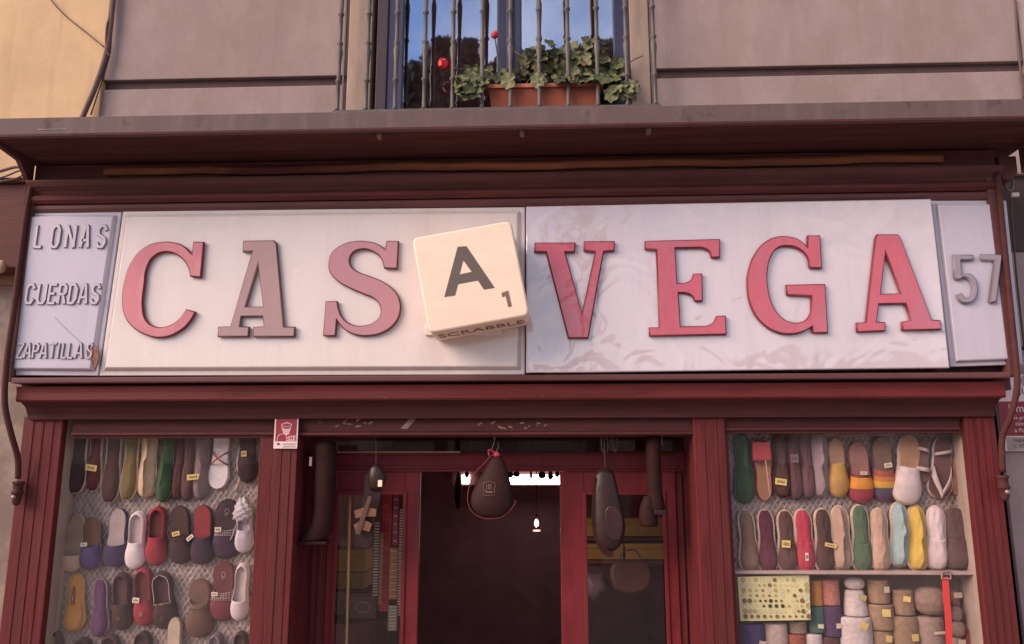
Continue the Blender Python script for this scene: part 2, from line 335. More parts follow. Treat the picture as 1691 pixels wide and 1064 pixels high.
# ------------------------------------------------------------------ grey building above the shop
TOP = 6.2
zg0 = Z(850, 134, 0)-0.0; zg1 = Z(850, 118.5, 0)          # groove
xl = X(178, 60, 0); xr = X(1683, 60, 0)
xw0 = X(574, 90, 0); xw1 = X(1073, 90, 0)                 # window bay with its jambs
ZB = Z(850, 300, 0)
bld = thing('upper_storey_building', 'mauve grey rendered upper storey with horizontal groove above the shop canopy', 'building', ((xl+xr)/2, 0.2, 2.6))
box('wall_core', xl+0.002, xr-0.002, 0.25, 0.6, ZB, TOP, M_groove, bld, 0)
for (a, b) in ((xl, xw0), (xw1, xr)):
    box('wall_course', a, b, 0.0, 0.248, zg1, TOP, M_wall, bld, 0.006)
    box('wall_course', a, b, 0.004, 0.248, ZB, zg0, M_wall, bld, 0.006)
    box('groove_bed', a+0.001, b-0.001, 0.035, 0.247, zg0-0.01, zg1+0.01, M_groove, bld, 0)
box('wall_course', xw0, xw1, 0.0, 0.248, 5.6, TOP, M_wall, bld, 0.006)
for (a, b) in ((574, 613), (1041, 1073)):
    box('window_jamb', X(a, 90, -0.015)+0.001, X(b, 90, -0.015)-0.001, -0.015, 0.246, ZB, 5.598, M_jamb, bld, 0.008)
M_blue = mat('blue_frame', (0.036, 0.036, 0.085), 0.5, 0.15, 6, 0.05)
M_blued = mat('blue_frame_dark', (0.040, 0.022, 0.036), 0.5, 0.15, 6, 0.05)
win = thing('casement_window', 'blue framed balcony window reflecting sky behind the iron bars', 'window', (X(845, 90, 0.12), 0.12, ZB))
YG = 0.045
for (a, b, m_) in ((622, 640, M_blued), (640, 665, M_blue), (1014, 1041, M_blue)):
    box('frame_stile', X(a, 60, YG-0.05), X(b, 60, YG-0.05)-0.001, YG-0.04+(0.0 if a != 640 else 0.01), YG+0.05, ZB, 5.55, m_, win, 0.006)
box('meeting_stile', X(820, 60, YG-0.05), X(861, 60, YG-0.05), YG-0.05, YG+0.05, ZB, 5.55, M_blue, win, 0.012)
box('astragal', X(836, 60, YG-0.07), X(846, 60, YG-0.07), YG-0.07, YG-0.048, ZB, 5.55, M_blue, win, 0.006)
for a, b in ((663, 822), (859, 1016)):
    box('pane', X(a, 60, YG), X(b, 60, YG), YG, YG+0.006, ZB, 5.5, glass('window_glass', 4.4, (0.9, 0.86, 0.88), 0.03, 2.0, (0.72, 0.82, 1.0)), win, 0)
box('room_behind', X(600, 60, 0.24), X(1060, 60, 0.24), 0.136, 0.146, ZB, 5.5, mat('dark_room', (0.20, 0.085, 0.075), 0.9, 0.1, 3, 0), win, 0)

# balcony railing
rail = thing('balcony_railing', 'iron balcony railing of turned upright bars above the canopy', 'railing', (X(820, 179, -0.3), -0.3, Z(820, 179, -0.3)))
YR = -0.13
zr0 = Z(820, 179, YR)
def bar_bm(x, y, z0, z1):
    bm = bmesh.new(); r = 0.0135
    pr = [(r, 0)]
    base = z0
    def ring(z, rr=0.021, h=0.010):
        pr.extend([(r, z-h-0.003), (rr, z-h*0.6), (rr, z+h*0.6), (r, z+h+0.003)])
    zz = lambda py: Z(820, py, YR)-base
    pr.extend([(r*1.7, 0.001), (r, 0.02)])
    ring(zz(129))
    pr.extend([(r*1.05, zz(100)), (r*1.65, zz(82)), (r*1.35, zz(76)), (r*0.95, zz(71)), (r*1.6, zz(68)), (r*1.6, zz(66)), (r, zz(63))])
    ring(zz(18))
    k = zz(-40)
    pr.extend([(r*1.6, k), (r, k+0.05), (r, z1-z0)])
    add_lathe(bm, pr, 12, (x, y, z0)); return bm
xs0 = [X(a, 179, YR) for a in (557, 604, 652, 700, 747, 796, 843, 891, 939, 988, 1037, 1083)]
for x in xs0: finish(bar_bm(x, YR, zr0, 6.1), 'bar', M_bar, rail, smooth=True)
for x in (xs0[0], xs0[-1]):
    box('side_rail', x-0.012, x+0.012, YR+0.02, -0.002, zr0-0.022, zr0-0.002, M_bar, rail, 0.003)
    box('wall_strap', x-0.006, x+0.006, -0.016, -0.001, zr0+0.002, 6.1, M_iron, rail, 0.002)
box('bottom_rail', xs0[0]-0.03, xs0[-1]+0.03, YR-0.02, YR+0.02, zr0-0.022, zr0, M_bar, rail, 0.003)
box('top_rail', xs0[0]-0.03, xs0[-1]+0.03, YR-0.025, YR+0.025, 6.1, 6.13, M_bar, rail, 0.003)

# planter and geranium
YP = -0.055
pz1 = Z(900, 146, YP); pz0 = pz1-0.17
px0, px1 = X(806, 165, YP), X(992, 165, YP)
M_terra = mat('terracotta', (0.42, 0.125, 0.075), 0.7, 0.12, 8, 0.1)
plt = thing('window_planter', 'terracotta plastic trough planter behind the balcony bars', 'planter', ((px0+px1)/2, YP, pz0))
bm = bmesh.new()
vs_ = [bm.verts.new((x, y, z)) for z, g in ((pz0, 0.03), (pz1, 0.0)) for x, y in ((px0+g, YP-0.05+g/2), (px1-g, YP-0.05+g/2), (px1-g, YP+0.05-g/2), (px0+g, YP+0.05-g/2))]
for f in ((0, 1, 5, 4), (1, 2, 6, 5), (2, 3, 7, 6), (3, 0, 4, 7), (3, 2, 1, 0)): bm.faces.new([vs_[i] for i in f])
bmesh.ops.solidify(bm, geom=bm.faces[:], thickness=0.005); finish(bm, 'trough', M_terra, plt)
bm = bmesh.new()
for a in ((px0-0.015, px1+0.015, YP-0.062, YP-0.048), (px0-0.015, px1+0.015, YP+0.048, YP+0.062), (px0-0.015, px0+0.004, YP-0.0478, YP+0.0478), (px1-0.004, px1+0.015, YP-0.0478, YP+0.0478)):
    add_box(bm, *a, pz1-0.022, pz1+0.006, 0.003)
finish(bm, 'rim', M_terra, plt)
box('soil', px0+0.006, px1-0.006, YP-0.043, YP+0.043, pz1-0.06, pz1-0.02, mat('soil', (0.05, 0.03, 0.02), 1, 0.3, 30), plt, 0)
ger = thing('geranium', 'leafy green geranium with red flower heads spilling from the trough', 'plant', ((px0+px1)/2, YP, pz1-0.02))
M_leaf = [mat('leaf_a', (0.080, 0.090, 0.033), 0.55, 0.3, 14, 0.2), mat('leaf_b', (0.036, 0.040, 0.020), 0.55, 0.3, 14, 0.2), mat('leaf_c', (0.125, 0.13, 0.052), 0.55, 0.3, 14, 0.2), mat('leaf_dry', (0.12, 0.075, 0.04), 0.7, 0.3, 14, 0.2)]
M_stem = mat('stem', (0.13, 0.10, 0.05), 0.7, 0.2, 14)
M_petal = mat('petal', (0.62, 0.025, 0.04), 0.5, 0.2, 20)
def leaf_mesh(mm, k):
    bm = bmesh.new(); c = bm.verts.new((0, 0, 0.004)); rg = []
    n = 22; rnd = random.Random(k)
    for i in range(n):
        a = 2*math.pi*i/n; r = 0.5*(0.92+0.10*math.cos(a*7)+0.04*rnd.uniform(-1, 1))*(0.55 if i == 0 else 1)
        rg.append((bm.verts.new((0.55*r*math.cos(a), 0.55*r*math.sin(a), 0.03+0.014*math.cos(5*a))), bm.verts.new((r*math.cos(a), r*math.sin(a), 0.10*rnd.uniform(0.0, 1)+0.06*math.cos(5*a)))))
    for i in range(n):
        a, b = rg[i], rg[(i+1) % n]; bm.faces.new((c, a[0], b[0])); bm.faces.new((a[0], a[1], b[1], b[0]))
    me = bpy.data.meshes.new('leaf'); bm.to_mesh(me); bm.free(); me.materials.append(mm)
    for p in me.polygons: p.use_smooth = True
    return me
leafm = [leaf_mesh(M_leaf[k % 4], k) for k in range(12)]
rnd = random.Random(5)
zone = []
while len(zone) < 280:
    a = rnd.uniform(755, 1052); b = rnd.uniform(58, 160)
    top = 150-78*math.exp(-((a-905)/70)**2)-66*math.exp(-((a-990)/42)**2)-35*math.exp(-((a-780)/40)**2)
    if b > top and not (b > 134 and 800 < a < 1005) and not (a < 790 and b < 100): zone.append((a, b))
for i, (a, b) in enumerate(zone):
    Yl = YP-0.06+rnd.uniform(0.0, 0.12)
    if b > 130 : Yl = YP-0.08-rnd.uniform(0, 0.02)
    p = P(a, b, Yl); me = leafm[rnd.choice([0, 1, 2, 4, 5, 6, 8, 9, 10, 0, 1, 2, 6, 3])]
    o = bpy.data.objects.new('leaf', me); reg(o, ger, p)
    s = rnd.uniform(0.04, 0.125)*(0.75 if b < 85 else 1); o.scale = (s, s, s)
    nrm = Vector((rnd.gauss(0, 0.4), -1, rnd.gauss(0.35, 0.45))).normalized()
    o.rotation_euler = nrm.to_track_quat('Z', 'Y').to_euler()
for pts in ([(905, 150), (880, 110), (850, 85)], [(920, 150), (950, 110), (985, 80)], [(830, 150), (790, 120), (740, 112)], [(840, 150), (824, 100), (817, 62)], [(960, 150), (1020, 118), (1045, 100), (1062, 92)], [(860, 150), (905, 90)], [(815, 150), (770, 130), (755, 145)]):
    tube('stem', [P(a, b, YP+rnd.uniform(-0.06, 0.03)) for a, b in pts], 0.004, M_stem, ger, 6)
def flower(px, py, r, Y):
    c = P(px, py, Y); bm = bmesh.new(); rr = random.Random(int(px))
    for k in range(70):
        d = Vector((rr.gauss(0, 1), rr.gauss(0, 1), rr.gauss(0, 1)+0.2)).normalized(); p = c+d*r*rr.uniform(0.55, 1.0)
        t = d.orthogonal().normalized(); b = d.cross(t); s = r*rr.uniform(0.25, 0.45); ph = rr.uniform(0, 6)
        v = [bm.verts.new(p+(t*math.cos(ph+q*1.2566)+b*math.sin(ph+q*1.2566))*s+d*s*0.3) for q in range(5)]
        bm.faces.new(v)
    finish(bm, 'flower_head', M_petal, ger)
flower(733, 107, 0.042, YP-0.06); flower(817, 58, 0.024, YP-0.06)

# ------------------------------------------------------------------ neighbouring buildings
yb = thing('yellow_building', 'ochre yellow rendered house wall left of the grey building', 'building', (-6, 0.2, 0))
box('wall', -9.0, xl-0.003, -0.012, 0.6, 0.0, TOP, M_yellow, yb, 0.004)
box('lower_facing', -9.0, X(75, 560, -0.05), -0.05, -0.014, 0.0, Z(10, 448, -0.05), mat('stone_facing', (0.19, 0.135, 0.115), 0.85, 0.2, 3, 0.25, dirt=((0.30, 0.23, 0.19), 0.5, 0.7, 3)), yb, 0.01)
box('timber_board', -9.0, X(34, 450, -0.07), -0.075, -0.052, Z(10, 470, -0.07), Z(10, 446, -0.07), mat('brown_board', (0.26, 0.14, 0.09), 0.8, 0.2, 5, stretch=(0.3, 2, 2)), yb, 0.004)
nb = thing('neighbour_shutter_box', 'dark brown shutter box beside the left end of the sign', 'shutter box', (-4.0, -0.2, Z(0, 446, -0.2)))
box('casing', -5.6, X(44, 380, -0.22), -0.26, -0.02, Z(10, 444, -0.25), Z(10, 305, -0.25), M_dark, nb, 0.01)
box('lid', -5.6, X(46, 380, -0.22), -0.29, -0.02, Z(10, 304, -0.25), Z(10, 297, -0.25), M_dark, nb, 0.006)
lampb = bmesh.new(); c_ = P(2, 440, -0.30); add_lathe(lampb, [(0.005, -0.045), (0.022, -0.035), (0.032, -0.01), (0.03, 0.015), (0.015, 0.035), (0.004, 0.04)], 14, c_)
tag(finish(lampb, 'cable_insulator', mat('insulator', (0.45, 0.30, 0.2), 0.5, 0.1, 10), smooth=True), 'small round beige cable insulator on the dark shutter box', 'insulator')
tag(tube('thin_wire', [P(8, 441, -0.29), P(24, 438, -0.30), P(40, 436, -0.31)], 0.0022, M_cable, seg=6), 'thin wire running from the round insulator towards the sign', 'wire')
rb = thing('right_neighbour_wall', 'grey rendered wall strip right of the shopfront with joint lines', 'wall', (4.5, 0.2, 0))
xr2 = X(1684, 60, 0)
cuts = [0.0, Z(1680, 578, 0.0), Z(1680, 572, 0.0), Z(1680, 416, 0), Z(1680, 408, 0), TOP]
for a, b in ((0, 1), (2, 3), (4, 5)): box('wall_course', xr2+0.012 if a == 4 else X(1630, 500, 0), 7.0, 0.012, 0.3, cuts[a], cuts[b] if a != 2 else cuts[b], M_wall2, rb, 0.006)
box('joint_bed', X(1630, 500, 0), 6.99, 0.04, 0.29, 0.01, TOP-0.1, M_groove, rb, 0)

# ------------------------------------------------------------------ shopfront carcass
sf = thing('shopfront', 'dark red painted wooden shopfront with pilasters, lintel and cornice mouldings', 'shopfront', (0.2, -0.2, 0))
YS = -0.45                                     # face of the sign boards
sx0, sx1 = X(42, 480, -0.43), X(1662, 480, -0.43)
zt, zb = Z(850, 343, -0.44), Z(850, 618, -0.44)  # sign opening
zsof = Z(850, 212, -0.86)                      # canopy soffit
# sign box back, side posts
box('sign_backboard', sx0+0.01, sx1-0.01, -0.38, -0.02, zb-0.10, zsof-0.02, M_frame, sf, 0)
for a, b in ((25, 39), (1650, 1668)):
    x0, x1 = X(a, 480, -0.47), X(b, 480, -0.47)
    box('side_post', x0, x1, -0.475, -0.02, zb-0.03, zt+0.14, M_frame, sf, 0.006)
# cornice over the sign: stacked mouldings
zz = lambda py, Y=-0.45: Z(850, py, Y)
prof('cornice_moulding', [(-0.381, zz(341)), (-0.455, zz(341)), (-0.468, zz(336)), (-0.47, zz(331)), (-0.455, zz(328)), (-0.381, zz(328))], sx0-0.01, sx1+0.01, M_frame, sf)
prof('cornice_moulding', [(-0.381, zz(327.6)), (-0.47, zz(327.6)), (-0.49, zz(323)), (-0.495, zz(318)), (-0.48, zz(314)), (-0.381, zz(314))], sx0-0.015, sx1+0.015, M_maroon, sf)
prof('cornice_moulding', [(-0.381, zz(313.6)), (-0.46, zz(313.6)), (-0.475, zz(307)), (-0.505, zz(301)), (-0.52, zz(295)), (-0.52, zz(292)), (-0.381, zz(292))], sx0-0.02, sx1+0.02, M_dark, sf)
prof('ochre_strip', [(-0.381, zz(283)), (-0.485, zz(283)), (-0.495, zz(280)), (-0.495, zz(274)), (-0.48, zz(269)), (-0.381, zz(269))], X(170, 280, -0.5), X(1560, 270, -0.5), M_ochre, sf, wav=0.006, nseg=24)
box('cornice_frieze', sx0-0.01, sx1+0.01, -0.455, -0.3815, zz(291.6), zsof-0.008, M_dark, sf, 0.004)
# canopy
can = thing('canopy', 'long weathered grey brown wooden canopy projecting over the shop sign', 'canopy', (0.2, -0.45, zsof))
cx0, cx1 = X(52, 300, -0.46)-0.03, X(1668, 275, -0.46)+0.10
zf1 = Z(850, 180, -0.88)
box('fascia_board', cx0, cx1, -0.885, -0.855, zsof-0.008, zf1, M_fascia, can, 0.004)
box('fascia_lip', cx0+0.002, cx1-0.002, -0.893, -0.8855, zsof-0.012, zsof+0.004, M_dark2, can, 0.002)
prof('roof_deck', [(-0.8545, zf1-0.012), (-0.8545, zf1-0.002), (-0.003, zf1+0.03), (-0.003, zf1+0.01)], cx0+0.004, cx1-0.004, M_fascia, can)
nb_ = 6
for i in range(nb_):
    y0 = -0.853+(0.84/nb_)*i
    box('soffit_board', cx0+0.01, cx1-0.01, y0, y0+0.84/nb_-0.004, zsof+0.006+0.002*(i % 2), zsof+0.026, M_soff, can, 0.002)
for a in (625, 862, 1072):
    x = X(a, 222, -0.85)
    box('bracket_tab', x-0.012, x+0.012, -0.852, -0.80, zsof-0.03, zsof+0.004, mat('tab_metal', (0.16, 0.09, 0.085), 0.6, 0.2, 12), can, 0.003)
for x in (cx0+0.012, cx1-0.04):
    prof('end_bracket', [(-0.84, zsof+0.004), (-0.46, zsof+0.004), (-0.46, zsof-0.16), (-0.60, zsof-0.03), (-0.84, zsof-0.01)], x, x+0.028, M_dark, can)
tag(prof('paint_scrape', [(-0.887, zsof+0.03), (-0.886, zsof+0.03), (-0.886, zsof+0.036), (-0.887, zsof+0.036)], X(62, 215, -0.886), X(112, 215, -0.886), mat('bare_wood', (0.20, 0.155, 0.145), 0.9, 0.4, 40), can), 'pale scraped patch', 'x')
for o in [o for o in bpy.data.objects if o.name == 'paint_scrape']: del o['category']

# beam under the sign
box('sill_moulding', X(20, 620, -0.5), X(1668, 608, -0.5), -0.505, -0.385, zb-0.045, zb-0.012, M_frame, sf, 0.008)
prof('lower_cornice', [(-0.30, zz(660, -0.46)), (-0.452, zz(660, -0.46)), (-0.46, zz(657, -0.46)), (-0.458, zz(645, -0.46)), (-0.462, zz(638, -0.46)), (-0.466, zz(635, -0.46)), (-0.30, zz(635, -0.46))], X(28, 640, -0.46), X(1660, 640, -0.46), M_red, sf)
prof('cornice_cove', [(-0.30, zz(690, -0.36)), (-0.345, zz(690, -0.36)), (-0.352, zz(682, -0.36)), (-0.375, zz(670, -0.39)), (-0.41, zz(663, -0.43)), (-0.43, zz(660.4, -0.45)), (-0.30, zz(660.4, -0.46))], X(32, 660, -0.44), X(1656, 660, -0.44), M_dark2, sf)  # shade of the beam's downturned lower face is put into this darker colour
zlc = zz(690, -0.36)
# outer and inner pilasters, fluted
YPIL = -0.32
def pilaster(pa, pb, py, Y=YPIL, flutes=3, m=None, dep=0.02):
    m = m or M_redv
    x0, x1 = X(pa, py, Y), X(pb, py, Y)
    o = box('pilaster', x0, x1, Y, dep, 0.0, zlc+0.02, m, sf, 0.006)
    wd = (x1-x0); k = flutes
    for i in range(k):
        a = x0+wd*(0.12+0.76*i/k); b = x0+wd*(0.12+0.76*(i+0.62)/k)
        box('reeding', a, b, Y-0.004, Y-0.0005, 0.25, zlc-0.01, m, o, 0.003)
    return o
pilaster(27, 93, 800, dep=-0.265); pilaster(444, 484, 880, flutes=2); pilaster(1152, 1206, 880, flutes=2); pilaster(1604, 1655, 800, dep=-0.265)
# display window frames
YF = -0.295
def frame(pa, pb, Y=YF):
    zt_ = Z((pa+pb)/2, 722, Y); xa, xb = X(pa, 900, Y), X(pb, 900, Y)
    return xa, xb, zt_
wl = (X(88, 880, YF), X(420, 900, YF)); wr = (X(1212, 900, YF), X(1612, 900, YF))
zwin = Z(300, 724, YF); zwin_r = Z(1400, 716, YF)
zst = 0.62
for (a, b, zt_, nx0, nx1) in ((wl[0], wl[1], zwin, X(98, 880, YPIL), X(444, 880, YPIL)), (wr[0], wr[1], zwin_r, X(1205, 880, YPIL), X(1606, 880, YPIL))):
    box('window_head', nx0, nx1, YF, YF+0.035, zt_, zlc+0.02, M_dark2, sf, 0.004)
    box('head_bead', nx0+0.002, nx1-0.002, YF-0.014, YF-0.001, zt_+0.018, zt_+0.034, M_maroon, sf, 0.004)
    if a-nx0 > 0.004: box('window_stile', nx0+0.001, a, YF+0.001, YF+0.034, zst, zt_-0.001, M_redv, sf, 0.004)
    if nx1-b > 0.004: box('window_stile', b, nx1-0.001, YF+0.001, YF+0.034, zst, zt_-0.001, M_redv, sf, 0.004)
    box('window_cill', nx0+0.001, nx1-0.001, YF-0.05, YF+0.08, zst-0.05, zst-0.001, M_red, sf, 0.006)
    box('stall_riser', nx0+0.002, nx1-0.002, YF+0.01, YF+0.06, 0.0, zst-0.052, M_red, sf, 0.004)
    box('glass_pane', a-0.01 if a-nx0 > 0.02 else nx0+0.005, b+0.01 if nx1-b > 0.02 else nx1-0.005, YF+0.022, YF+0.027, zst, zt_+0.01, glass('shop_glass', 1.42, (0.97, 0.96, 0.96), 0.02, 1.5), sf, 0)
# lintel over the door
ld0, ld1 = X(484, 700, -0.30), X(1152, 700, -0.30)
box('lintel_board', ld0, ld1, -0.30, -0.05, Z(815, 713, -0.30), zlc+0.02, M_dark2, sf, 0.004)
prof('lintel_moulding', [(-0.06, Z(815, 720, -0.3)), (-0.30, Z(815, 720, -0.3)), (-0.318, Z(815, 718, -0.3)), (-0.318, Z(815, 715, -0.3)), (-0.31, Z(815, 713.4, -0.3)), (-0.06, Z(815, 713.4, -0.3))], ld0+0.001, ld1-0.001, M_maroon, sf)
# fading scraps of old lettering and tape on the lintel
bm = bmesh.new(); rr = random.Random(3)
for a, b in list((rr.uniform(556, 612), rr.uniform(692, 706)) for _ in range(9))+list((rr.uniform(775, 905), rr.uniform(698, 708)) for _ in range(12))+[(528, 697), (985, 687), (990, 690)]:
    p = P(a, b, -0.3015); s = rr.uniform(0.004, 0.012); an = rr.uniform(-0.6, 0.6)
    for v in [[p+Vector((s*1.3*cx_*math.cos(an)-s*0.4*cz_*math.sin(an), 0, s*1.3*cx_*math.sin(an)+s*0.4*cz_*math.cos(an))) for cx_, cz_ in ((-1, -1), (1, -1), (1, 1), (-1, 1))]]:
        f_ = [bm.verts.new(q) for q in v]; b_ = [bm.verts.new(q+Vector((0, 0.001, 0))) for q in v]
        bm.faces.new(f_); bm.faces.new(b_[::-1])
        for i in range(4): bm.faces.new((f_[i], b_[i], b_[(i+1) % 4], f_[(i+1) % 4]))
finish(bm, 'worn_paint_flecks', mat('worn_fleck', (0.24, 0.13, 0.12), 0.7, 0.3, 20), sf)['kind'] = 'stuff'
bm = bmesh.new(); q = [P(a, b, -0.302) for a, b in ((661, 708), (672, 709), (695, 683), (684, 684))]
f_ = [bm.verts.new(v) for v in q]; b_ = [bm.verts.new(v+Vector((0, 0.0012, 0))) for v in q]; bm.faces.new(f_); bm.faces.new(b_[::-1])
for i in range(4): bm.faces.new((f_[i], b_[i], b_[(i+1) % 4], f_[(i+1) % 4]))
bmesh.ops.recalc_face_normals(bm, faces=bm.faces)
finish(bm, 'tape_strip', mat('old_tape', (0.21, 0.12, 0.115), 0.4, 0.2, 20), sf)

# ------------------------------------------------------------------ door frame and glazed leaves (plane YD)
YD = 0.06
dz1 = Z(820, 746, YD); dz0 = Z(820, 779, YD)
dl0, dl1 = X(541, 900, YD), X(1119, 900, YD)
box('door_head', X(500, 760, YD), X(1150, 760, YD), YD-0.03, YD+0.08, dz0, dz1, M_redb, sf, 0.004)
box('door_head_bead', X(556, 760, YD-0.05), X(1118, 760, YD-0.05), YD-0.048, YD-0.031, Z(820, 752, YD), Z(820, 748.5, YD), M_red, sf, 0.004)
box('door_head_bead', X(556, 760, YD-0.05), X(1118, 760, YD-0.05), YD-0.044, YD-0.031, Z(820, 775, YD), Z(820, 770, YD), M_red, sf, 0.004)
box('head_ledge', X(556, 760, YD-0.06), X(760, 760, YD-0.06), YD-0.06, YD-0.0305, Z(820, 748.3, YD), Z(820, 745.5, YD), mat('worn_ledge', (0.34, 0.17, 0.12), 0.7, 0.3, 10), sf, 0.002)
box('transom_pane', X(500, 730, YD), X(1150, 730, YD), YD+0.02, YD+0.026, dz1, Z(820, 700, YD), glass('dark_transom', 1.45, (0.5, 0.45, 0.45)), sf, 0)
# fixed side panels in the door recess
for a, b in ((497, 541), (1119, 1150)):
    o = box('recess_panel', X(a, 900, YD), X(b, 900, YD)-0.001, YD-0.01, YD+0.06, 0.0, dz0-0.001, M_redv, sf, 0.004)
    x0, x1 = X(a, 900, YD), X(b, 900, YD)
    for i in range(3): box('reeding', x0+(x1-x0)*(0.2+0.26*i), x0+(x1-x0)*(0.2+0.26*i+0.15), YD-0.022, YD-0.0105, 0.1, dz0-0.01, M_redv, o, 0.006)
def leaf(pa, pb, pga, pgb, label):
    t = thing('door_leaf', label, 'door', ((X(pa, 900, YD)+X(pb, 900, YD))/2, YD, 0.0))
    y0, y1 = YD-0.02, YD+0.03
    xa, xb, ga, gb = [X(k, 900, YD) for k in (pa, pb, pga, pgb)]
    zg = Z(820, 814, YD)
    box('stile', xa+0.002, ga, y0, y1, 0.01, dz0-0.003, M_redb, t, 0.005); box('stile', gb, xb-0.002, y0, y1, 0.01, dz0-0.003, M_redb, t, 0.005)
    box('top_rail', ga+0.0005, gb-0.0005, y0+0.002, y1-0.002, zg, dz0-0.003, M_redb, t, 0.005)
    box('bottom_panel', ga+0.0005, gb-0.0005, y0+0.004, y1-0.004, 0.01, 0.55, M_redb, t, 0.005)
    for (u0, u1, v0, v1) in ((ga-0.012, ga+0.012, 0.56, zg+0.012), (gb-0.012, gb+0.012, 0.56, zg+0.012)):
        box('glazing_bead', u0, u1, y0-0.010, y0-0.0003, v0, v1, M_redb, t, 0.004)
    box('glazing_bead', ga+0.0125, gb-0.0125, y0-0.009, y0+0.0015, zg-0.012, zg+0.012, M_redb, t, 0.004)
    box('pane', ga-0.004, gb+0.004, YD, YD+0.005, 0.55, zg+0.004, glass('door_glass', 1.3, (0.93, 0.9, 0.9), 0.02, 2), t, 0)
    return t
leaf(541, 693, 556, 668, 'red glazed door leaf left of the dark opening')
leaf(925, 1119, 966, 1098, 'red glazed door leaf right of the dark opening')

# ------------------------------------------------------------------ shop interior
room = thing('shop_room', 'dark shop interior seen through the open doorway', 'room', (0.2, 2.2, 0))
rx0, rx1 = X(430, 900, 0.0)-0.02, X(1215, 900, 0.0)+0.3
box('back_wall', rx0, rx1, 4.2, 4.3, 0, 3.0, M_room, room, 0)
box('side_wall', rx0-0.1, rx0, 0.16, 4.3, 0, 3.0, M_room, room, 0); box('side_wall', rx1, rx1+0.1, 0.16, 4.3, 0, 3.0, M_room, room, 0)
box('ceiling', rx0-0.1, rx1+0.1, 0.142, 4.3, 3.0, 3.1, M_room, room, 0)
box('floor', rx0-0.1, rx1+0.1, 0.145, 4.3, 0.002, 0.02, mat('shop_floor', (0.1, 0.06, 0.05), 0.6, 0.2, 4), room, 0)
box('front_wall_head', rx0-0.1, rx1+0.1, 0.12, 0.141, Z(820, 695, 0.12), 3.0, M_room, room, 0)
# fluorescent strip deep inside, with dark goods hanging in front of it
lp = thing('strip_light', 'bright white strip light glowing at the back of the shop', 'light', (X(840, 790, 3.6), 3.6, Z(840, 800, 3.6)))
box('diffuser', X(838, 792, 3.6), X(925, 792, 3.6), 3.6, 3.64, Z(840, 800, 3.6), Z(840, 784, 3.6), M_strip, lp, 0.004)
box('diffuser', X(763, 792, 3.6), X(775, 792, 3.6), 3.6, 3.64, Z(840, 799, 3.6), Z(840, 784, 3.6), M_strip, lp, 0.004)
box('housing', X(745, 792, 3.62), X(935, 792, 3.62), 3.642, 3.72, Z(840, 802, 3.6), Z(840, 770, 3.6), M_dark, lp, 0.004)
rr = random.Random(8)
for i, (a, b, w_, h_) in enumerate(((757, 778, 12, 60), (771, 777, 8, 12), (806, 782, 22, 60), (843, 777, 10, 12), (853, 777, 12, 11), (877, 776, 5, 16), (895, 777, 14, 13), (909, 777, 10, 15), (920, 777, 8, 11))):
    c = P(a, b, 3.2); bm = bmesh.new(); s = 3.2+5; k = s/FPX
    add_lathe(bm, [(0.004, 0.04), (0.3*w_*k/2, 0.0), (0.8*w_*k/2, -0.3*h_*k), (w_*k/2, -0.7*h_*k), (0.5*w_*k/2, -0.97*h_*k), (0.01, -h_*k)], 10, c, 1, 0.6)
    tube_pts = [c+Vector((0, 0, 0.04)), c+Vector((0, 0, 0.5))]; add_tube(bm, tube_pts, 0.006, 5)
    tag(finish(bm, 'hanging_goods', M_black, smooth=True), 'dark hanging item before the strip light, %s from the left' % ('first', 'second', 'third', 'fourth', 'fifth', 'sixth', 'seventh', 'eighth', 'ninth')[i], 'goods', 'goods hanging from the shop ceiling')
bulb = thing('bare_bulb', 'small glowing bare bulb hanging on its cord in the doorway', 'lamp', P(886, 866, 1.6))
c = P(886, 863, 1.6); bm = bmesh.new(); add_lathe(bm, [(0.004, -0.033), (0.014, -0.025), (0.018, -0.008), (0.012, 0.012), (0.008, 0.025)], 12, c); finish(bm, 'bulb', M_lamp, bulb, smooth=True)
bm = bmesh.new(); add_lathe(bm, [(0.009, 0.0252), (0.011, 0.045), (0.006, 0.06)], 10, c); finish(bm, 'lamp_holder', M_black, bulb, smooth=True)
tube('cord', [c+Vector((0, 0, 0.058)), c+Vector((0.004, 0, 0.4)), c+Vector((0, 0, 1.1))], 0.004, M_black, bulb, 5)
pl = bpy.data.lights.new('bulb_light', 'POINT'); pl.energy = 3; pl.color = (1, 0.66, 0.58); pl.shadow_soft_size = 0.02
po = bpy.data.objects.new('bulb_light', pl); reg(po, bulb, c+Vector((0, -0.03, -0.06)))
c = P(886, 876, 1.6); M_strap0 = mat('dull_ticket', (0.03, 0.02, 0.018), 0.9)
tag(box('pale_ticket', c.x-0.03, c.x+0.03, 1.6, 1.603, c.z-0.008, c.z+0.004, M_strap0, bev=0.001), 'tiny pale ticket hanging just below the glowing bulb', 'ticket')
# shelves with boxes behind the glass leaves
M_ybox = mat('yellow_box', (0.38, 0.21, 0.035), 0.7, 0.15, 5, 0.05); M_ybox2 = mat('ochre_box', (0.30, 0.16, 0.035), 0.7, 0.15, 5, 0.05)
def shop_box(px0, px1, py0, py1, Y, m, label, d=0.3):
    t = thing('shoe_box', label, 'box', P((px0+px1)/2, py1, Y), 'cardboard boxes on the inner shelves')
    hl = (py1-py0)*0.32
    pbox('carton', px0+1, px1-1, py0+hl, py1, Y+0.006, d, m, t, 0.002); pbox('lid', px0, px1, py0, py0+hl-0.3, Y, d+0.01, m, t, 0.003)
shop_box(536, 603, 908, 944, 0.55, M_ybox, 'upper yellow box behind the left door glass')
shop_box(532, 602, 946, 973, 0.55, M_ybox2, 'lower yellow box behind the left door glass')
shop_box(940, 1020, 856, 886, 0.7, M_ybox, 'left yellow box of the upper row behind the right door glass')
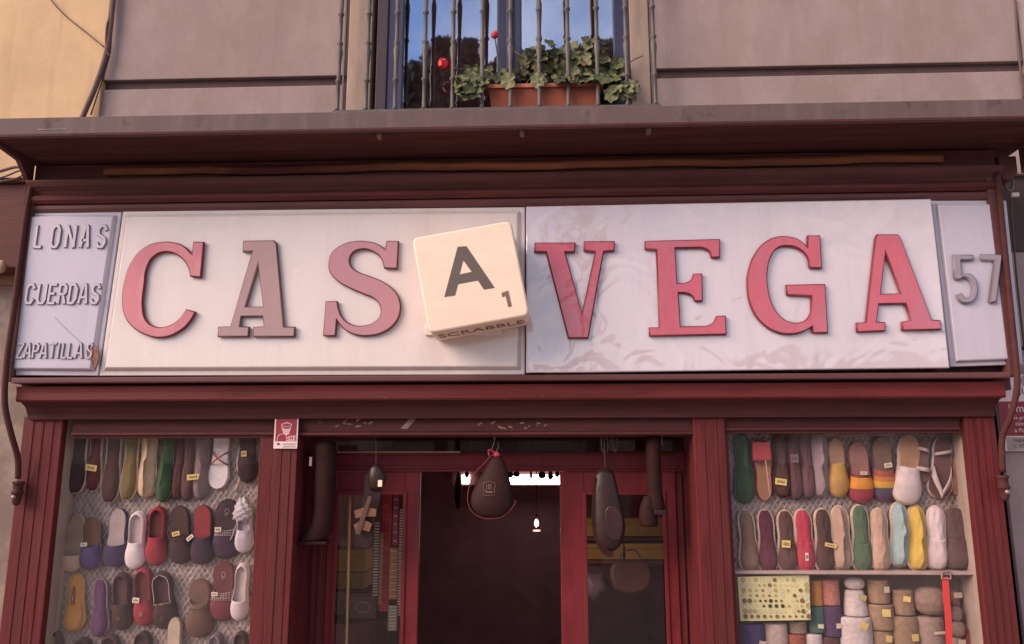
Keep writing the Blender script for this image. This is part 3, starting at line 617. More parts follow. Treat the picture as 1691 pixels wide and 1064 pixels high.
shop_box(1022, 1110, 856, 886, 0.7, M_ybox2, 'right yellow box of the upper row behind the right door glass')
shop_box(940, 1030, 898, 924, 0.7, M_ybox2, 'left ochre box of the lower row behind the right door glass')
shop_box(1032, 1112, 898, 924, 0.7, M_ybox, 'right ochre box of the lower row behind the right door glass')
def shelf(px0, px1, py, Y, label, m=M_dark):
    a = P(px0, py, Y); b = P(px1, py, Y)
    tag(box('shelf', a.x, b.x, Y-0.02, Y+0.36, a.z-0.022, a.z, m), label, 'shelf')
shelf(520, 610, 974, 0.55, 'inner shelf under the yellow boxes left of the doorway'); shelf(935, 1120, 887, 0.7, 'upper inner shelf of boxes behind the right door glass', M_ochre); shelf(935, 1120, 925, 0.7, 'lower inner shelf of boxes behind the right door glass', M_ochre)
tag(tube('wooden_stick', [P(578, 812, 0.3), P(576, 900, 0.3), P(573, 1020, 0.3), P(571, 1090, 0.3)], 0.0095, mat('stick_wood', (0.80, 0.56, 0.24), 0.7, 0.25, 12, stretch=(4, 4, 0.5))), 'pale yellow wooden stick standing upright behind the left door glass', 'stick')
pq = thing('oval_plaque', 'dark plaque with pale oval ring behind the left door glass', 'plaque', P(598, 1021, 0.34))
pbox('backing', 577, 620, 985, 1022, 0.34, 0.02, mat('plaque_dark', (0.11, 0.07, 0.06), 0.6, 0.2, 10), pq)
tube('oval_ring', [P(599+12*math.cos(k*math.pi/8), 1003+8.5*math.sin(k*math.pi/8), 0.335) for k in range(17)], 0.0018, mat('pale_ring', (0.5, 0.42, 0.36), 0.5), pq, 6, 2)
pq2 = thing('oval_plaque', 'ochre plaque with faint oval ring left of the wooden stick', 'plaque', P(548, 1018, 0.42))
pbox('backing', 532, 568, 978, 1016, 0.42, 0.02, mat('plaque_ochre', (0.17, 0.10, 0.05), 0.6, 0.2, 10), pq2)
tube('oval_ring', [P(547+11*math.cos(k*math.pi/8), 999+11*math.sin(k*math.pi/8), 0.415) for k in range(17)], 0.0018, mat('ochre_ring', (0.34, 0.24, 0.12), 0.5), pq2, 6, 2)
shelf(530, 640, 1024, 0.34, 'low inner shelf carrying the oval plaques')
M_strap = [mat('strap_dark', (0.10, 0.06, 0.055), 0.7), mat('strap_red', (0.46, 0.04, 0.055), 0.6), mat('strap_ochre', (0.50, 0.23, 0.07), 0.6), mat('strap_grey', (0.55, 0.46, 0.36), 0.6)]
def strap(px, py0, py1, wpx, Y, mb, mr, label, nr):
    t = thing('hanging_belt', label, 'belt', P(px, py1, Y), 'belts hanging behind the left door glass')
    pbox('belt_band', px-wpx/2, px+wpx/2, py0, py1, Y, 0.006, mb, t, 0.001)
    for i in range(nr):
        y = py0+(py1-py0)*(i+0.5)/nr
        pbox('stitching', px-wpx*0.36, px+wpx*0.36, y-1.1, y+1.1, Y-0.004, 0.0036, mr, t, 0.0008, pyx=(py0+py1)/2)
strap(621, 862, 985, 11, 0.26, M_strap[0], M_strap[3], 'dark belt with pale cross stitching nearest the stick', 26)
strap(637, 800, 1010, 15, 0.32, M_strap[1], mat('strap_red2', (0.60, 0.10, 0.10), 0.5), 'wide red belt hanging mid pane', 9)
strap(650, 905, 990, 14, 0.29, M_strap[2], M_strap[3], 'ochre belt hanging right of the red belt', 8)
strap(661, 840, 1018, 8, 0.27, M_strap[0], M_strap[3], 'narrow dark belt with dotted edge beside the door stile', 40)
strap(648, 1000, 1042, 15, 0.25, mat('strap_green', (0.26, 0.28, 0.18), 0.7), M_strap[3], 'short grey green striped belt at the bottom of the pane', 8)
strap(653, 818, 900, 8, 0.25, mat('strap_crimson', (0.42, 0.03, 0.06), 0.6), M_strap[3], 'short crimson belt with pale bars at the top right of the left pane', 6)
strap(629, 880, 1000, 6, 0.24, mat('strap_brown', (0.26, 0.13, 0.08), 0.6), M_strap[2], 'narrow brown belt with ochre bars beside the wide red belt', 14)
rbag = thing('brown_bag', 'reddish brown bag hanging below the boxes behind the right glass', 'bag', P(1040, 970, 0.55))
bm = bmesh.new(); q = [(1012, 930), (1030, 926), (1056, 926), (1070, 932), (1073, 960), (1066, 972), (1016, 972), (1009, 960)]
bm2 = curve_bm([[(X(a, b, 0.55), Z(a, b, 0.55), 1) for a, b in q]], 0.08, 0.02); bmesh.ops.translate(bm2, verts=bm2.verts, vec=(0, 0.55, 0)); bm.free()
finish(bm2, 'bag_body', mat('bag_leather', (0.10, 0.038, 0.03), 0.5, 0.2, 8), rbag, smooth=True)
tube('bag_handle', [P(1022, 928, 0.52), P(1030, 912, 0.52), P(1050, 910, 0.52), P(1060, 928, 0.52)], 0.005, M_strap[0], rbag, 6)
pk = thing('wrapped_parcel', 'pale wrapped goods lying low behind the right door glass', 'parcel', P(985, 985, 0.6))
bm = bmesh.new(); c = P(985, 968, 0.6); bmesh.ops.create_icosphere(bm, subdivisions=3, radius=0.09, matrix=Matrix.Translation(c))
for v in bm.verts: v.co += Vector((math.sin(v.co.z*60)*0.006, 0, math.sin(v.co.x*70)*0.01)); 
finish(bm, 'wrapping', mat('wrap_grey', (0.09, 0.06, 0.06), 0.5, 0.4, 14), pk, smooth=True)
for i, (a, b) in enumerate(((848, 880), (768, 905), (790, 900), (820, 930))):
    pass

# ------------------------------------------------------------------ sign panels
Z4 = lambda x, y: (x/2.956, 320+y/2.956)
Z5 = lambda x, y: (500+x/2.956, 320+y/2.956)
Z6 = lambda x, y: (860+x/2.956, 320+y/2.956)
Z7 = lambda x, y: (1250+x/2.9546, 320+y/2.9546)
def panel(name, corners, Y, d, m, parent, bev=0.012, inset=0.0):
    """panel whose face has the four given pixel corners (tl, tr, br, bl)"""
    pts = [P(a, b, Y) for a, b in corners]
    return curve_finish([[(p.x, p.z) for p in pts]], d, bev, Y, name, m, parent)
def curve_finish(loops, d, bev, Y, name, m, parent):
    bm = curve_bm(loops, d, bev); bmesh.ops.translate(bm, verts=bm.verts, vec=(0, Y+d, 0)); return finish(bm, name, m, parent)
def dish(name, corners, Y0, Y1, slope, m, parent, sub=1):
    """tray face: flange at Y0 rising by sloping sides to a raised face at Y1"""
    pts = [P(a, b, Y0) for a, b in corners]; c = sum(pts, Vector())/4
    def inset(k):
        r = []
        for i in range(4):
            sx = 1 if pts[i].x < c.x else -1; sz = 1 if pts[i].z < c.z else -1
            r.append(Vector((pts[i].x+sx*k, 0, pts[i].z+sz*k)))
        return r
    bm = bmesh.new(); rings = []
    for k, y in ((0, Y0+0.03), (0, Y0+0.004), (0.004, Y0), (0.022, Y0), (0.026, Y0+0.002), (0.026+slope, Y1+0.004), (0.032+slope, Y1)):
        rings.append([bm.verts.new((p.x, y, p.z)) for p in inset(k)])
    for a, b in zip(rings, rings[1:]):
        for i in range(4): bm.faces.new((a[i], a[(i+1) % 4], b[(i+1) % 4], b[i]))
    bm.faces.new(rings[-1]); bmesh.ops.recalc_face_normals(bm, faces=bm.faces)
    return finish(bm, name, m, parent)
signA = thing('sign_panel', 'cream plastic sign panel with letters C A S, partly covered by tile', 'sign', P(515, 620, YS))
dish('board', ((203, 349), (867, 342), (867, 619), (164, 621)), YS-0.005, YS-0.03, 0.018, M_panA, signA)
signB = thing('sign_panel', 'glossy white plastic sign panel with raised red letters VEGA', 'sign', P(1210, 612, YS))
panel('board', ((868.5, 341), (1538, 328), (1569, 608), (868.5, 615.5)), YS-0.05, 0.085, M_panB, signB, 0.008)
signC = thing('side_sign_panel', 'narrow lilac plastic panel with embossed LONAS CUERDAS ZAPATILLAS and a broken corner', 'sign', P(100, 620, YS))
dish('board', ((46, 350), (201, 349), (162, 621), (8, 620)), YS+0.0, YS-0.022, 0.012, M_panC, signC)
M_digit = mat('digit_lilac', (0.27, 0.225, 0.27), 0.35, 0.08, 8, 0.05)
signD = thing('side_sign_panel', 'narrow lilac plastic panel with the embossed number 57', 'sign', P(1608, 606, YS))
dish('board', ((1537, 331), (1662, 331), (1690, 602), (1569, 606)), YS+0.0, YS-0.022, 0.004, M_panC, signD)
YA, YB, YC = YS-0.0305, YS-0.0505, YS-0.0225
letC = [(950, 238), (1005, 240), (990, 415), (935, 410), (924, 365, 1), (882, 312, 1), (820, 291, 1), (765, 310, 1), (731, 360, 1), (716, 450, 1), (708, 560, 1), (725, 622, 1), (765, 650, 1), (820, 650, 1), (872, 622, 1), (916, 566), (965, 580), (938, 628, 1), (880, 680, 1), (800, 707, 1), (720, 694, 1), (650, 650, 1), (612, 590, 1), (603, 520, 1), (617, 420, 1), (652, 330, 1), (715, 264, 1), (790, 240, 1), (850, 241, 1), (900, 256, 1), (944, 296)]
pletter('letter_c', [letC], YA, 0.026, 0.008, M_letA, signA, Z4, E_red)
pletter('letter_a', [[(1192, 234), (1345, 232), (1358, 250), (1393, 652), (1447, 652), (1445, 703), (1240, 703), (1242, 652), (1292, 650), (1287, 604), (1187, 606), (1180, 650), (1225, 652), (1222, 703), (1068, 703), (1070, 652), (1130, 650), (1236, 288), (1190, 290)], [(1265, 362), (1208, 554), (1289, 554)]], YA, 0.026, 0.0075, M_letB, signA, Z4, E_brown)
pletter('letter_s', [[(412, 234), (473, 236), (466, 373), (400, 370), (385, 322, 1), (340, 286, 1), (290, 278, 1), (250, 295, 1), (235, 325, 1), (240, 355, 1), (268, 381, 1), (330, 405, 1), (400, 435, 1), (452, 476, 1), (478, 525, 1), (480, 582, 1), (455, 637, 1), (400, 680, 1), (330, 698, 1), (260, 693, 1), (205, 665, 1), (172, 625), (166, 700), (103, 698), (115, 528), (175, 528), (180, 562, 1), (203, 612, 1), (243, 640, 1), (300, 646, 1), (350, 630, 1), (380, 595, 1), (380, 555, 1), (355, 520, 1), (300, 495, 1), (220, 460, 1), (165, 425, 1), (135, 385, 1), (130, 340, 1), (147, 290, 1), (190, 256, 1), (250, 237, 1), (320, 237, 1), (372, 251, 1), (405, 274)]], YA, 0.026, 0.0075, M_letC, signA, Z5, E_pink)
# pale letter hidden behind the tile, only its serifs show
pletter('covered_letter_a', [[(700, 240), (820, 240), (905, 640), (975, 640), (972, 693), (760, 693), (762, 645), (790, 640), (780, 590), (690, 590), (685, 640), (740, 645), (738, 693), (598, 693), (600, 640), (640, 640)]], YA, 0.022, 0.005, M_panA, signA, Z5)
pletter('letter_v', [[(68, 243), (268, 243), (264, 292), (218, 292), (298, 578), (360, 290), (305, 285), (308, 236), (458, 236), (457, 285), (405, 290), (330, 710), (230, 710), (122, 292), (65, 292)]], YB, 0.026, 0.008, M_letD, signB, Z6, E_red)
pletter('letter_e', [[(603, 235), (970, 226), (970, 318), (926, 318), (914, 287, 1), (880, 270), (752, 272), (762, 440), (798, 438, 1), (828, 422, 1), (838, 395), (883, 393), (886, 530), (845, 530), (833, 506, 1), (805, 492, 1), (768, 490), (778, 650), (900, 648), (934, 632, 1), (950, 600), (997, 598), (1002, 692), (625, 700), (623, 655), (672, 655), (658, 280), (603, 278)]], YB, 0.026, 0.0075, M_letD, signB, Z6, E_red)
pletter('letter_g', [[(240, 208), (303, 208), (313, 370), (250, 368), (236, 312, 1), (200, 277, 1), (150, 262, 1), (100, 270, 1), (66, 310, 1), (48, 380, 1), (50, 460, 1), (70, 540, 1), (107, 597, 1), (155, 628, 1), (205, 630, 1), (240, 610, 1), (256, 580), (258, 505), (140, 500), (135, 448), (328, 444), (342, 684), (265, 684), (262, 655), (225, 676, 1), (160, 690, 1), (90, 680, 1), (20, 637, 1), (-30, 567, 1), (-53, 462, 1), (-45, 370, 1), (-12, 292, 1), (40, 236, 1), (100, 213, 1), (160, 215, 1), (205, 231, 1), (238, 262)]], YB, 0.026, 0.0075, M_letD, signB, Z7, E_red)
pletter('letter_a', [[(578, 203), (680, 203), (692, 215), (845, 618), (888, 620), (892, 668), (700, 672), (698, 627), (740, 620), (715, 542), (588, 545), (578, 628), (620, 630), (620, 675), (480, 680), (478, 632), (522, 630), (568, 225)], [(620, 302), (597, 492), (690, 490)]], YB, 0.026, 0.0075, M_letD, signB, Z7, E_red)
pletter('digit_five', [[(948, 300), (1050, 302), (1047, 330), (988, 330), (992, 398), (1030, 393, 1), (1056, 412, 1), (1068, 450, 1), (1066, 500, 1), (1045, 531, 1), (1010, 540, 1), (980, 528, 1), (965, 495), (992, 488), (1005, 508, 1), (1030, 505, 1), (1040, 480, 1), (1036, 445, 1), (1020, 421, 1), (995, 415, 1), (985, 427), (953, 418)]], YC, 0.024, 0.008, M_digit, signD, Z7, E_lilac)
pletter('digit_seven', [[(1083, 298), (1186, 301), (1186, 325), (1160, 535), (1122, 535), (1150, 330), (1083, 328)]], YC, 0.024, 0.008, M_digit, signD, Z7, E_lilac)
# embossed small lettering: strokes in a unit box
GL = {'L': [[(0, 1), (0, 0), (1, 0)]], 'O': [[(0, .2), (0, .8), (.25, 1), (.75, 1), (1, .8), (1, .2), (.75, 0), (.25, 0), (0, .2)]], 'N': [[(0, 0), (0, 1), (1, 0), (1, 1)]],
      'A': [[(0, 0), (.35, 1), (.65, 1), (1, 0)], [(.15, .32), (.85, .32)]], 'S': [[(1, .82), (.75, 1), (.25, 1), (0, .8), (.1, .6), (.9, .4), (1, .2), (.75, 0), (.25, 0), (0, .18)]],
      'C': [[(1, .8), (.75, 1), (.25, 1), (0, .8), (0, .2), (.25, 0), (.75, 0), (1, .2)]], 'U': [[(0, 1), (0, .2), (.25, 0), (.75, 0), (1, .2), (1, 1)]], 'E': [[(1, 1), (0, 1), (0, 0), (1, 0)], [(0, .52), (.8, .52)]],
      'R': [[(0, 0), (0, 1), (.7, 1), (1, .85), (1, .62), (.7, .48), (0, .48)], [(.55, .48), (1, 0)]], 'D': [[(0, 0), (0, 1), (.65, 1), (1, .75), (1, .25), (.65, 0), (0, 0)]],
      'Z': [[(0, 1), (1, 1), (0, 0), (1, 0)]], 'P': [[(0, 0), (0, 1), (.7, 1), (1, .85), (1, .62), (.7, .46), (0, .46)]], 'T': [[(0, 1), (1, 1)], [(.5, 1), (.5, 0)]], 'I': [[(.5, 0), (.5, 1)]]}
def emboss(ch, x0, x1, y0, y1, slant, r):
    bm = bmesh.new()
    for st in GL[ch]:
        pts = []
        for u, v in st:
            zx = x0+(x1-x0)*u+slant*(v-0.5); zy = y1+(y0-y1)*v
            a = Z4(zx, zy); pts.append(P(a[0], a[1], YC))
        # ridge: trapezoid section swept along the stroke
        for s_, (a, b) in enumerate(zip(pts, pts[1:])):
            d = (b-a).normalized(); n_ = Vector((-d.z, 0, d.x)); a2 = a-d*r*0.6; b2 = b+d*r*0.6
            lo = [a2+n_*r, b2+n_*r, b2-n_*r, a2-n_*r]; hi = [a2+d*r*.5+n_*r*0.62, b2-d*r*.4+n_*r*0.62, b2-d*r*.4-n_*r*0.62, a2+d*r*.4-n_*r*0.62]
            lv = [bm.verts.new(p+Vector((0, 0.001, 0))) for p in lo]; hv = [bm.verts.new(p+Vector((0, -0.009-0.0004*s_, 0))) for p in hi]
            for i in range(4): bm.faces.new((lv[i], lv[(i+1) % 4], hv[(i+1) % 4], hv[i]))
            bm.faces.new(hv)
    bmesh.ops.recalc_face_normals(bm, faces=bm.faces)
    bm.normal_update()
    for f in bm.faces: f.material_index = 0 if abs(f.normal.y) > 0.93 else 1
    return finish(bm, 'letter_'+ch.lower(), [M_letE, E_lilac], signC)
for word, spans, y0, y1, r in (('LONAS', ((178, 208), (256, 292), (328, 368), (402, 438), (480, 518)), 160, 262, 0.0125), ('CUERDAS', ((133, 168), (190, 226), (244, 274), (292, 324), (342, 376), (392, 430), (452, 486)), 446, 536, 0.0115), ('ZAPATILLAS', ((88, 116), (124, 154), (166, 190), (202, 232), (244, 274), (282, 294), (308, 328), (338, 360), (372, 406), (428, 452)), 734, 802, 0.0085)):
    for ch, (a, b) in zip(word, spans): emboss(ch, a, b, y0, y1, 14 if word != 'ZAPATILLAS' else 10, r)
# broken corner with brown backing and a hairline crack
bm = bmesh.new(); rr = random.Random(4)
ctr = P(153, 585, YC)
q = [P(a, b, YC) for a, b in ((143, 578), (150, 586), (152, 572), (157, 583), (162, 570), (164, 592), (158, 612), (154, 596), (146, 592))]
cv = bm.verts.new(ctr+Vector((0, -0.004, 0))); lv = [bm.verts.new(p+Vector((0, -0.002-0.012*rr.random(), 0))) for p in q]; bvv = [bm.verts.new(p+Vector((0, 0.002, 0))) for p in q]
for i in range(len(q)):
    j = (i+1) % len(q); bm.faces.new((cv, lv[i], lv[j])); bm.faces.new((lv[i], bvv[i], bvv[j], lv[j]))
finish(bm, 'broken_corner', mat('rusty_break', (0.22, 0.10, 0.07), 0.9, 0.4, 40, 0.4), signC)['label'] = 'jagged brown broken patch'
tube('crack', [P(90, 524, YC-0.001), P(112, 546, YC-0.001), P(134, 566, YC-0.001)], 0.0012, mat('crack', (0.3, 0.22, 0.25), 0.8), signC, 5)

# ------------------------------------------------------------------ the big letter tile
YT = -0.775; TD = 0.29
tile = thing('letter_tile', 'big cream letter tile with dark A and small 1 hung askew over the sign', 'letter tile', P(790, 560, -0.6))
def rounded(c, r, k=5):
    o = []
    for i in range(4):
        p, a, b = Vector(c[i]), Vector(c[i-1]), Vector(c[(i+1) % 4])
        u, v = (a-p).normalized(), (b-p).normalized()
        for s in range(k+1):
            t = s/k; q0, q1, q2 = p+u*r, p, p+v*r
            o.append(tuple((1-t)**2*q0+2*t*(1-t)*q1+t*t*q2))
    return o
tc4 = [P(a, b, YT) for a, b in ((680, 393), (844, 364), (875, 521), (708, 551))]
bm = curve_bm([rounded([(p.x, p.z) for p in tc4], 0.04)], TD, 0.012); bmesh.ops.translate(bm, verts=bm.verts, vec=(0, YT+TD, 0))
finish(bm, 'body', M_tile, tile)
pletter('letter_a', [[(756, 260), (799, 257), (937, 460), (884, 468), (855, 424), (757, 442), (743, 497), (691, 505)], [(783, 325), (765, 395), (825, 382)]], YT+0.001, 0.003, 0.0003, M_tileink, tile, Z5)
pletter('digit_one', [[(970, 485), (1003, 473), (1020, 550), (1003, 554), (990, 500), (973, 506)]], YT+0.001, 0.003, 0.0003, M_tileinkb, tile, Z5)
# lettering along the underside
e = (tc4[2]-tc4[3]); ang = math.atan2(e.z, e.x); mid = (tc4[2]+tc4[3])/2
bm = text_bm('SCRABBLE', 0.098, 0.002)
for v in bm.verts:
    v.co = Vector((v.co.x*1.12, -v.co.z*1.5, v.co.y))   # lay the text flat, facing down, read from the front
    v.co.z = -0.0015+v.co.z*0.3
R_ = Matrix.Rotation(-ang, 4, 'Y')
bmesh.ops.transform(bm, matrix=Matrix.Translation(mid+Vector((0, TD*0.5, 0))) @ R_, verts=bm.verts)
finish(bm, 'underside_lettering', M_tileinkb, tile)

# ------------------------------------------------------------------ display interiors
M_back = mat('display_back', (0.36, 0.27, 0.235), 0.8, 0.15, 4, 0.2); M_ply = mat('plywood', (0.42, 0.32, 0.27), 0.8, 0.15, 6, 0.1, dirt=((0.12, 0.07, 0.06), 0.66, 0.70, 40))
M_wire = mat('wire', (0.62, 0.53, 0.48), 0.5, 0.2, 20, 0)
M_film = mat('plastic_film', (0.33, 0.25, 0.23), 0.3, 0.35, 7, 0.6, 0.6)
YBK = -0.105; YBL = 0.02
for side, (a, b, zt_) in (('left', (wl[0], wl[1], zwin)), ('right', (wr[0], wr[1], zwin_r))):
    t = thing('display_case', 'shallow display case behind the %s shop window' % side, 'display case', ((a+b)/2, 0.0, zst))
    xa, xb = a-0.004, b+0.004
    zlow = zst if side == 'left' else Z(1415, 949, -0.1)
    box('back_board', xa, xb, YBK, YBK+0.02, zlow, zt_+0.12, M_back, t, 0)
    if side == 'right': box('lower_back_board', xa, xb, YBL, YBL+0.02, zst, zlow+0.02, M_back, t, 0)
    YE = YBK if side == 'left' else YBL
    box('side_board', xa-0.02, xa, YF+0.038, YE+0.02, zst, zt_+0.12, M_ply, t, 0); box('side_board', xb, xb+0.02, YF+0.038, YE+0.02, zst, zt_+0.12, M_ply, t, 0)
    box('top_board', xa-0.02, xb+0.02, YF+0.038, YBK+0.02, zt_+0.121, zt_+0.14, M_ply, t, 0); box('floor_board', xa-0.02, xb+0.02, YF+0.038, YE+0.02, zst-0.02, zst-0.0005, M_ply, t, 0)
    # wire mesh of diamond cells
    bm = bmesh.new(); z0, z1 = zlow+0.01, zt_+0.11; st = 0.034; H_ = z1-z0; k = 0.62
    u = xa+0.005-H_*k
    while u < xb:
        for sg in (1, -1):
            q0 = (u, z0) if sg > 0 else (u, z1); q1 = (u+H_*k, z1) if sg > 0 else (u+H_*k, z0)
            # clip to the case
            def at(x): tt = (x-q0[0])/(q1[0]-q0[0]); return (x, q0[1]+(q1[1]-q0[1])*tt)
            c0 = at(max(q0[0], xa+0.005)); c1 = at(min(q1[0], xb-0.005))
            if c1[0]-c0[0] > 0.02: add_tube(bm, [(c0[0], YBK-0.018-0.002*sg, c0[1]), (c1[0], YBK-0.018-0.002*sg, c1[1])], 0.0016, 4)
        u += st
    tag(finish(bm, 'wire_mesh', M_wire), 'diamond wire mesh behind the shoes in the %s window' % side, 'wire mesh')
    # crumpled transparent film
    bm = bmesh.new(); nx, nz = 60, 70; rr = random.Random(2 if side == 'left' else 3); grid = []
    for j in range(nz+1):
        row = []
        for i in range(nx+1):
            x = xa+0.02+(xb-xa-0.04)*i/nx; z = zlow+0.005+(zt_+0.08-zlow)*j/nz
            y = YBK-0.006-0.006*rr.random()-0.003*math.sin(x*37+z*23)
            row.append(bm.verts.new((x, y, z)))
        grid.append(row)
    for j in range(nz):
        for i in range(nx):
            bm.faces.new((grid[j][i], grid[j][i+1], grid[j+1][i+1], grid[j+1][i]))
    tag(finish(bm, 'plastic_sheet', M_film), 'crumpled pale plastic sheet behind the mesh in the %s window' % side, 'plastic sheet')

# ------------------------------------------------------------------ shoes
TT = [0, .02, .06, .12, .22, .35, .48, .60, .72, .82, .90, .95, .985, 1]
HW = [0, .16, .27, .345, .385, .36, .355, .415, .48, .485, .42, .33, .20, 0]
def hw(t): return float(np.interp(t, TT, HW))
FAB = {}
def fabric(c, rough=0.9):
    u = max(0.0, min(1.0, (max(c)-0.10)/0.16)); c = tuple(min(0.82, x*(1+0.30*u)) for x in c)
    k = 'fabric_%02x%02x%02x' % tuple(int(255*min(1, x)) for x in c)
    return mat(k, c, rough, 0.14, 18, 0.25, 0.2, bscale=220, sheen=0.0)
JUTE = (0.66, 0.50, 0.38)
def shoe(row, name, label, cx, y0, y1, wpx, kind, col, sole=JUTE, ins=None, tilt=0.0, toe='down', Y=0.045, tagat=None, tagc=None, bands=None, side=1, h=None, open_=None, extra=None, cat=None, rim=1.0, rough=0.9, folded=None):
    if folded is None: folded = 'folded' in label
    Y = -0.128-(0.045-Y)*0.6
    a, b = P(cx, y0, Y), P(cx, y1, Y); Ln = (a-b).length; Wd = wpx/FPX*(Y-CAM.y)/1.0*1.0
    c = (a+b)/2
    t = thing(name, label, cat or {'espadrille': 'espadrille', 'mule': 'slipper', 'slipper': 'slipper', 'sandal': 'sandal'}[kind], c, row)
    t.rotation_euler = (rad(random.uniform(-2, 3)), -rad(tilt), rad(random.uniform(-4, 4)))
    sg = -1 if toe == 'down' else 1
    W2 = Wd/0.90
    lat = lambda tt: side*0.035*Wd*math.sin(math.pi*tt)
    def pt(tt, s, w_): return Vector((lat(tt)+s*hw(tt)*W2, -w_, sg*(tt-0.5)*Ln))
    th = 0.022
    # sole
    ts = [0, .015, .045, .09, .16, .25, .35, .45, .55, .65, .74, .82, .88, .93, .965, .988, 1]
    loop = [(tt, 1) for tt in ts]+[(tt, -1) for tt in ts[-2:0:-1]]
    bm = bmesh.new(); rings = []
    for w_, k in ((0.0, 0.95), (th*0.3, 1.03*rim), (th*0.75, 1.03*rim), (th, 0.98)):
        rings.append([bm.verts.new(Vector((pt(tt, s*k, w_).x, -w_, sg*((tt-0.5)*(0.5+0.5*k)*Ln)))) for tt, s in loop])
    n_ = len(loop)
    for r0, r1 in zip(rings, rings[1:]):
        for i in range(n_): bm.faces.new((r0[i], r0[(i+1) % n_], r1[(i+1) % n_], r1[i]))
    bm.faces.new(rings[0]); bm.faces.new(rings[-1]); bmesh.ops.recalc_face_normals(bm, faces=bm.faces)
    msole = rope('jute_sole', JUTE, 60) if sole is JUTE else fabric(sole)
    finish(bm, 'sole', msole, t, local=True)
    H0 = h if h is not None else (0.030 if kind == 'espadrille' else 0.045)
    mu = fabric(col, rough)
    def shell(nm, tfun, tend, ns, nt_, hfun, mm, ofs=0.0, mi=None, kx=0.97):
        bm = bmesh.new(); g = []
        for j in range(nt_+1):
            row_ = []
            for i in range(ns+1):
                s = -1+2*i/ns; t0 = tfun(s); tt = t0+(tend-t0)*(j/nt_)
                ss = math.sin(s*math.pi/2)
                w_ = th*0.9+hfun(tt, ss)+ofs
                row_.append(bm.verts.new(pt(tt, ss*kx, w_)))
            g.append(row_)
        for j in range(nt_):
            for i in range(ns):
                f = bm.faces.new((g[j][i], g[j][i+1], g[j+1][i+1], g[j+1][i]))
                if mi: f.material_index = mi((tfun(0)+(tend-tfun(0))*((j+0.5)/nt_)))
        bmesh.ops.recalc_face_normals(bm, faces=bm.faces)
        o = finish(bm, nm, mm, t, smooth=True, local=True)
        md = o.modifiers.new('thickness', 'SOLIDIFY'); md.thickness = 0.003; md.offset = -1
        return o
    arc = lambda s: (max(0, 1-abs(s)**2.4))**0.6
    if kind == 'espadrille':
        rr = random.Random(int(cx*7+y1)); ph = rr.uniform(0, 6); am = rr.uniform(0.1, 0.35); dv = rr.choice((-1, 1)); fold = rr.uniform(0.002, 0.006)
        def hf(tt, s):
            end = min(1, ((1-tt)/0.16+0.02))**0.5*min(1, (tt/0.10+0.02))**0.5
            mid = am*math.sin(tt*5+ph)*0.7
            step = fold/(1+math.exp(-dv*(s-mid)*26))*(1-math.exp(-((1-tt)*7)))
            wr_ = 0.0016*math.sin(tt*23+s*6+ph)*(1-abs(s))+0.0008*math.sin(tt*17-s*9)
            return (H0*(0.45+0.55*tt)*arc(s)*end+(step+wr_)*end*(1-abs(s)**4))
        shell('upper', lambda s: 0.02, 0.985, 22, 30, hf, [mu], kx=0.82)
        if folded:
            zz_t = [0.04, 0.17, 0.30, 0.44, 0.52, 0.66, 0.80, 0.95]; zz_s = [0.1, rr.uniform(-0.1, 0.1), rr.uniform(-0.2, 0.0), rr.uniform(-0.4, -0.1), rr.uniform(0.1, 0.35), rr.uniform(0.0, 0.2), rr.uniform(-0.25, 0.05), 0.1]
            bm = bmesh.new(); g = []
            for i in range(25):
                tt = 0.04+0.91*i/24; s0 = float(np.interp(tt, zz_t, zz_s)); row_ = []
                for j in range(6):
                    s_ = s0+(0.80-s0)*j/5; q_ = 1-j/5
                    row_.append(bm.verts.new(pt(tt, dv*s_*0.82, th*0.9+hf(tt, dv*s_)+0.002+0.030*q_*math.sin(math.pi*min(1, max(0, (tt-0.0)/1.0)))**0.5)))
                g.append(row_)
            for r0, r1 in zip(g, g[1:]):
                for j in range(5): bm.faces.new((r0[j], r0[j+1], r1[j+1], r1[j]))
            bmesh.ops.recalc_face_normals(bm, faces=bm.faces)
            o = finish(bm, 'folded_flap', mu, t, local=True); md = o.modifiers.new('thickness', 'SOLIDIFY'); md.thickness = 0.003
        else:
            ts_ = rr.uniform(0.50, 0.56)
            shell('vamp', lambda s: ts_+0.05*(1-s*s)-0.03, 0.983, 18, 14, lambda tt, s: hf(tt, s)+0.004, [mu], 0.002, kx=0.835)
        if open_:     # dark slit where the foot goes in
            bm = bmesh.new(); k = 10; lo = []
            for i in range(2*k):
                an = math.pi*i/k; tt = open_[0]+(open_[1]-open_[0])*(0.5-0.5*math.cos(an)); s = open_[2]*math.sin(an)
                lo.append(bm.verts.new(pt(tt, s, th*0.9+hf(tt, s)+0.004)))
            bm.faces.new(lo); r = bmesh.ops.extrude_face_region(bm, geom=bm.faces[:]); bmesh.ops.translate(bm, verts=[v for v in r['geom'] if isinstance(v, bmesh.types.BMVert)], vec=(0, 0.003, 0)); bmesh.ops.recalc_face_normals(bm, faces=bm.faces)
            finish(bm, 'opening', fabric(open_[3]), t, local=True)
        topw = lambda tt, s: th*0.9+hf(tt, s)
    else:
        insm = fabric(ins or (0.3, 0.22, 0.16))
        bm = bmesh.new(); lo = [bm.verts.new(pt(tt, s*0.9, th+0.002)) for tt, s in loop]; hi = [bm.verts.new(pt(tt, s*0.86, th+0.005)) for tt, s in loop]
        for i in range(n_): bm.faces.new((lo[i], lo[(i+1) % n_], hi[(i+1) % n_], hi[i]))
        bm.faces.new(hi); bmesh.ops.recalc_face_normals(bm, faces=bm.faces); finish(bm, 'insole', insm, t, local=True)
        ta = 0.50; th_r = 0.05
        if extra and 'ta' in extra: ta = extra['ta']
        if extra and 'throat' in extra: th_r = extra['throat']
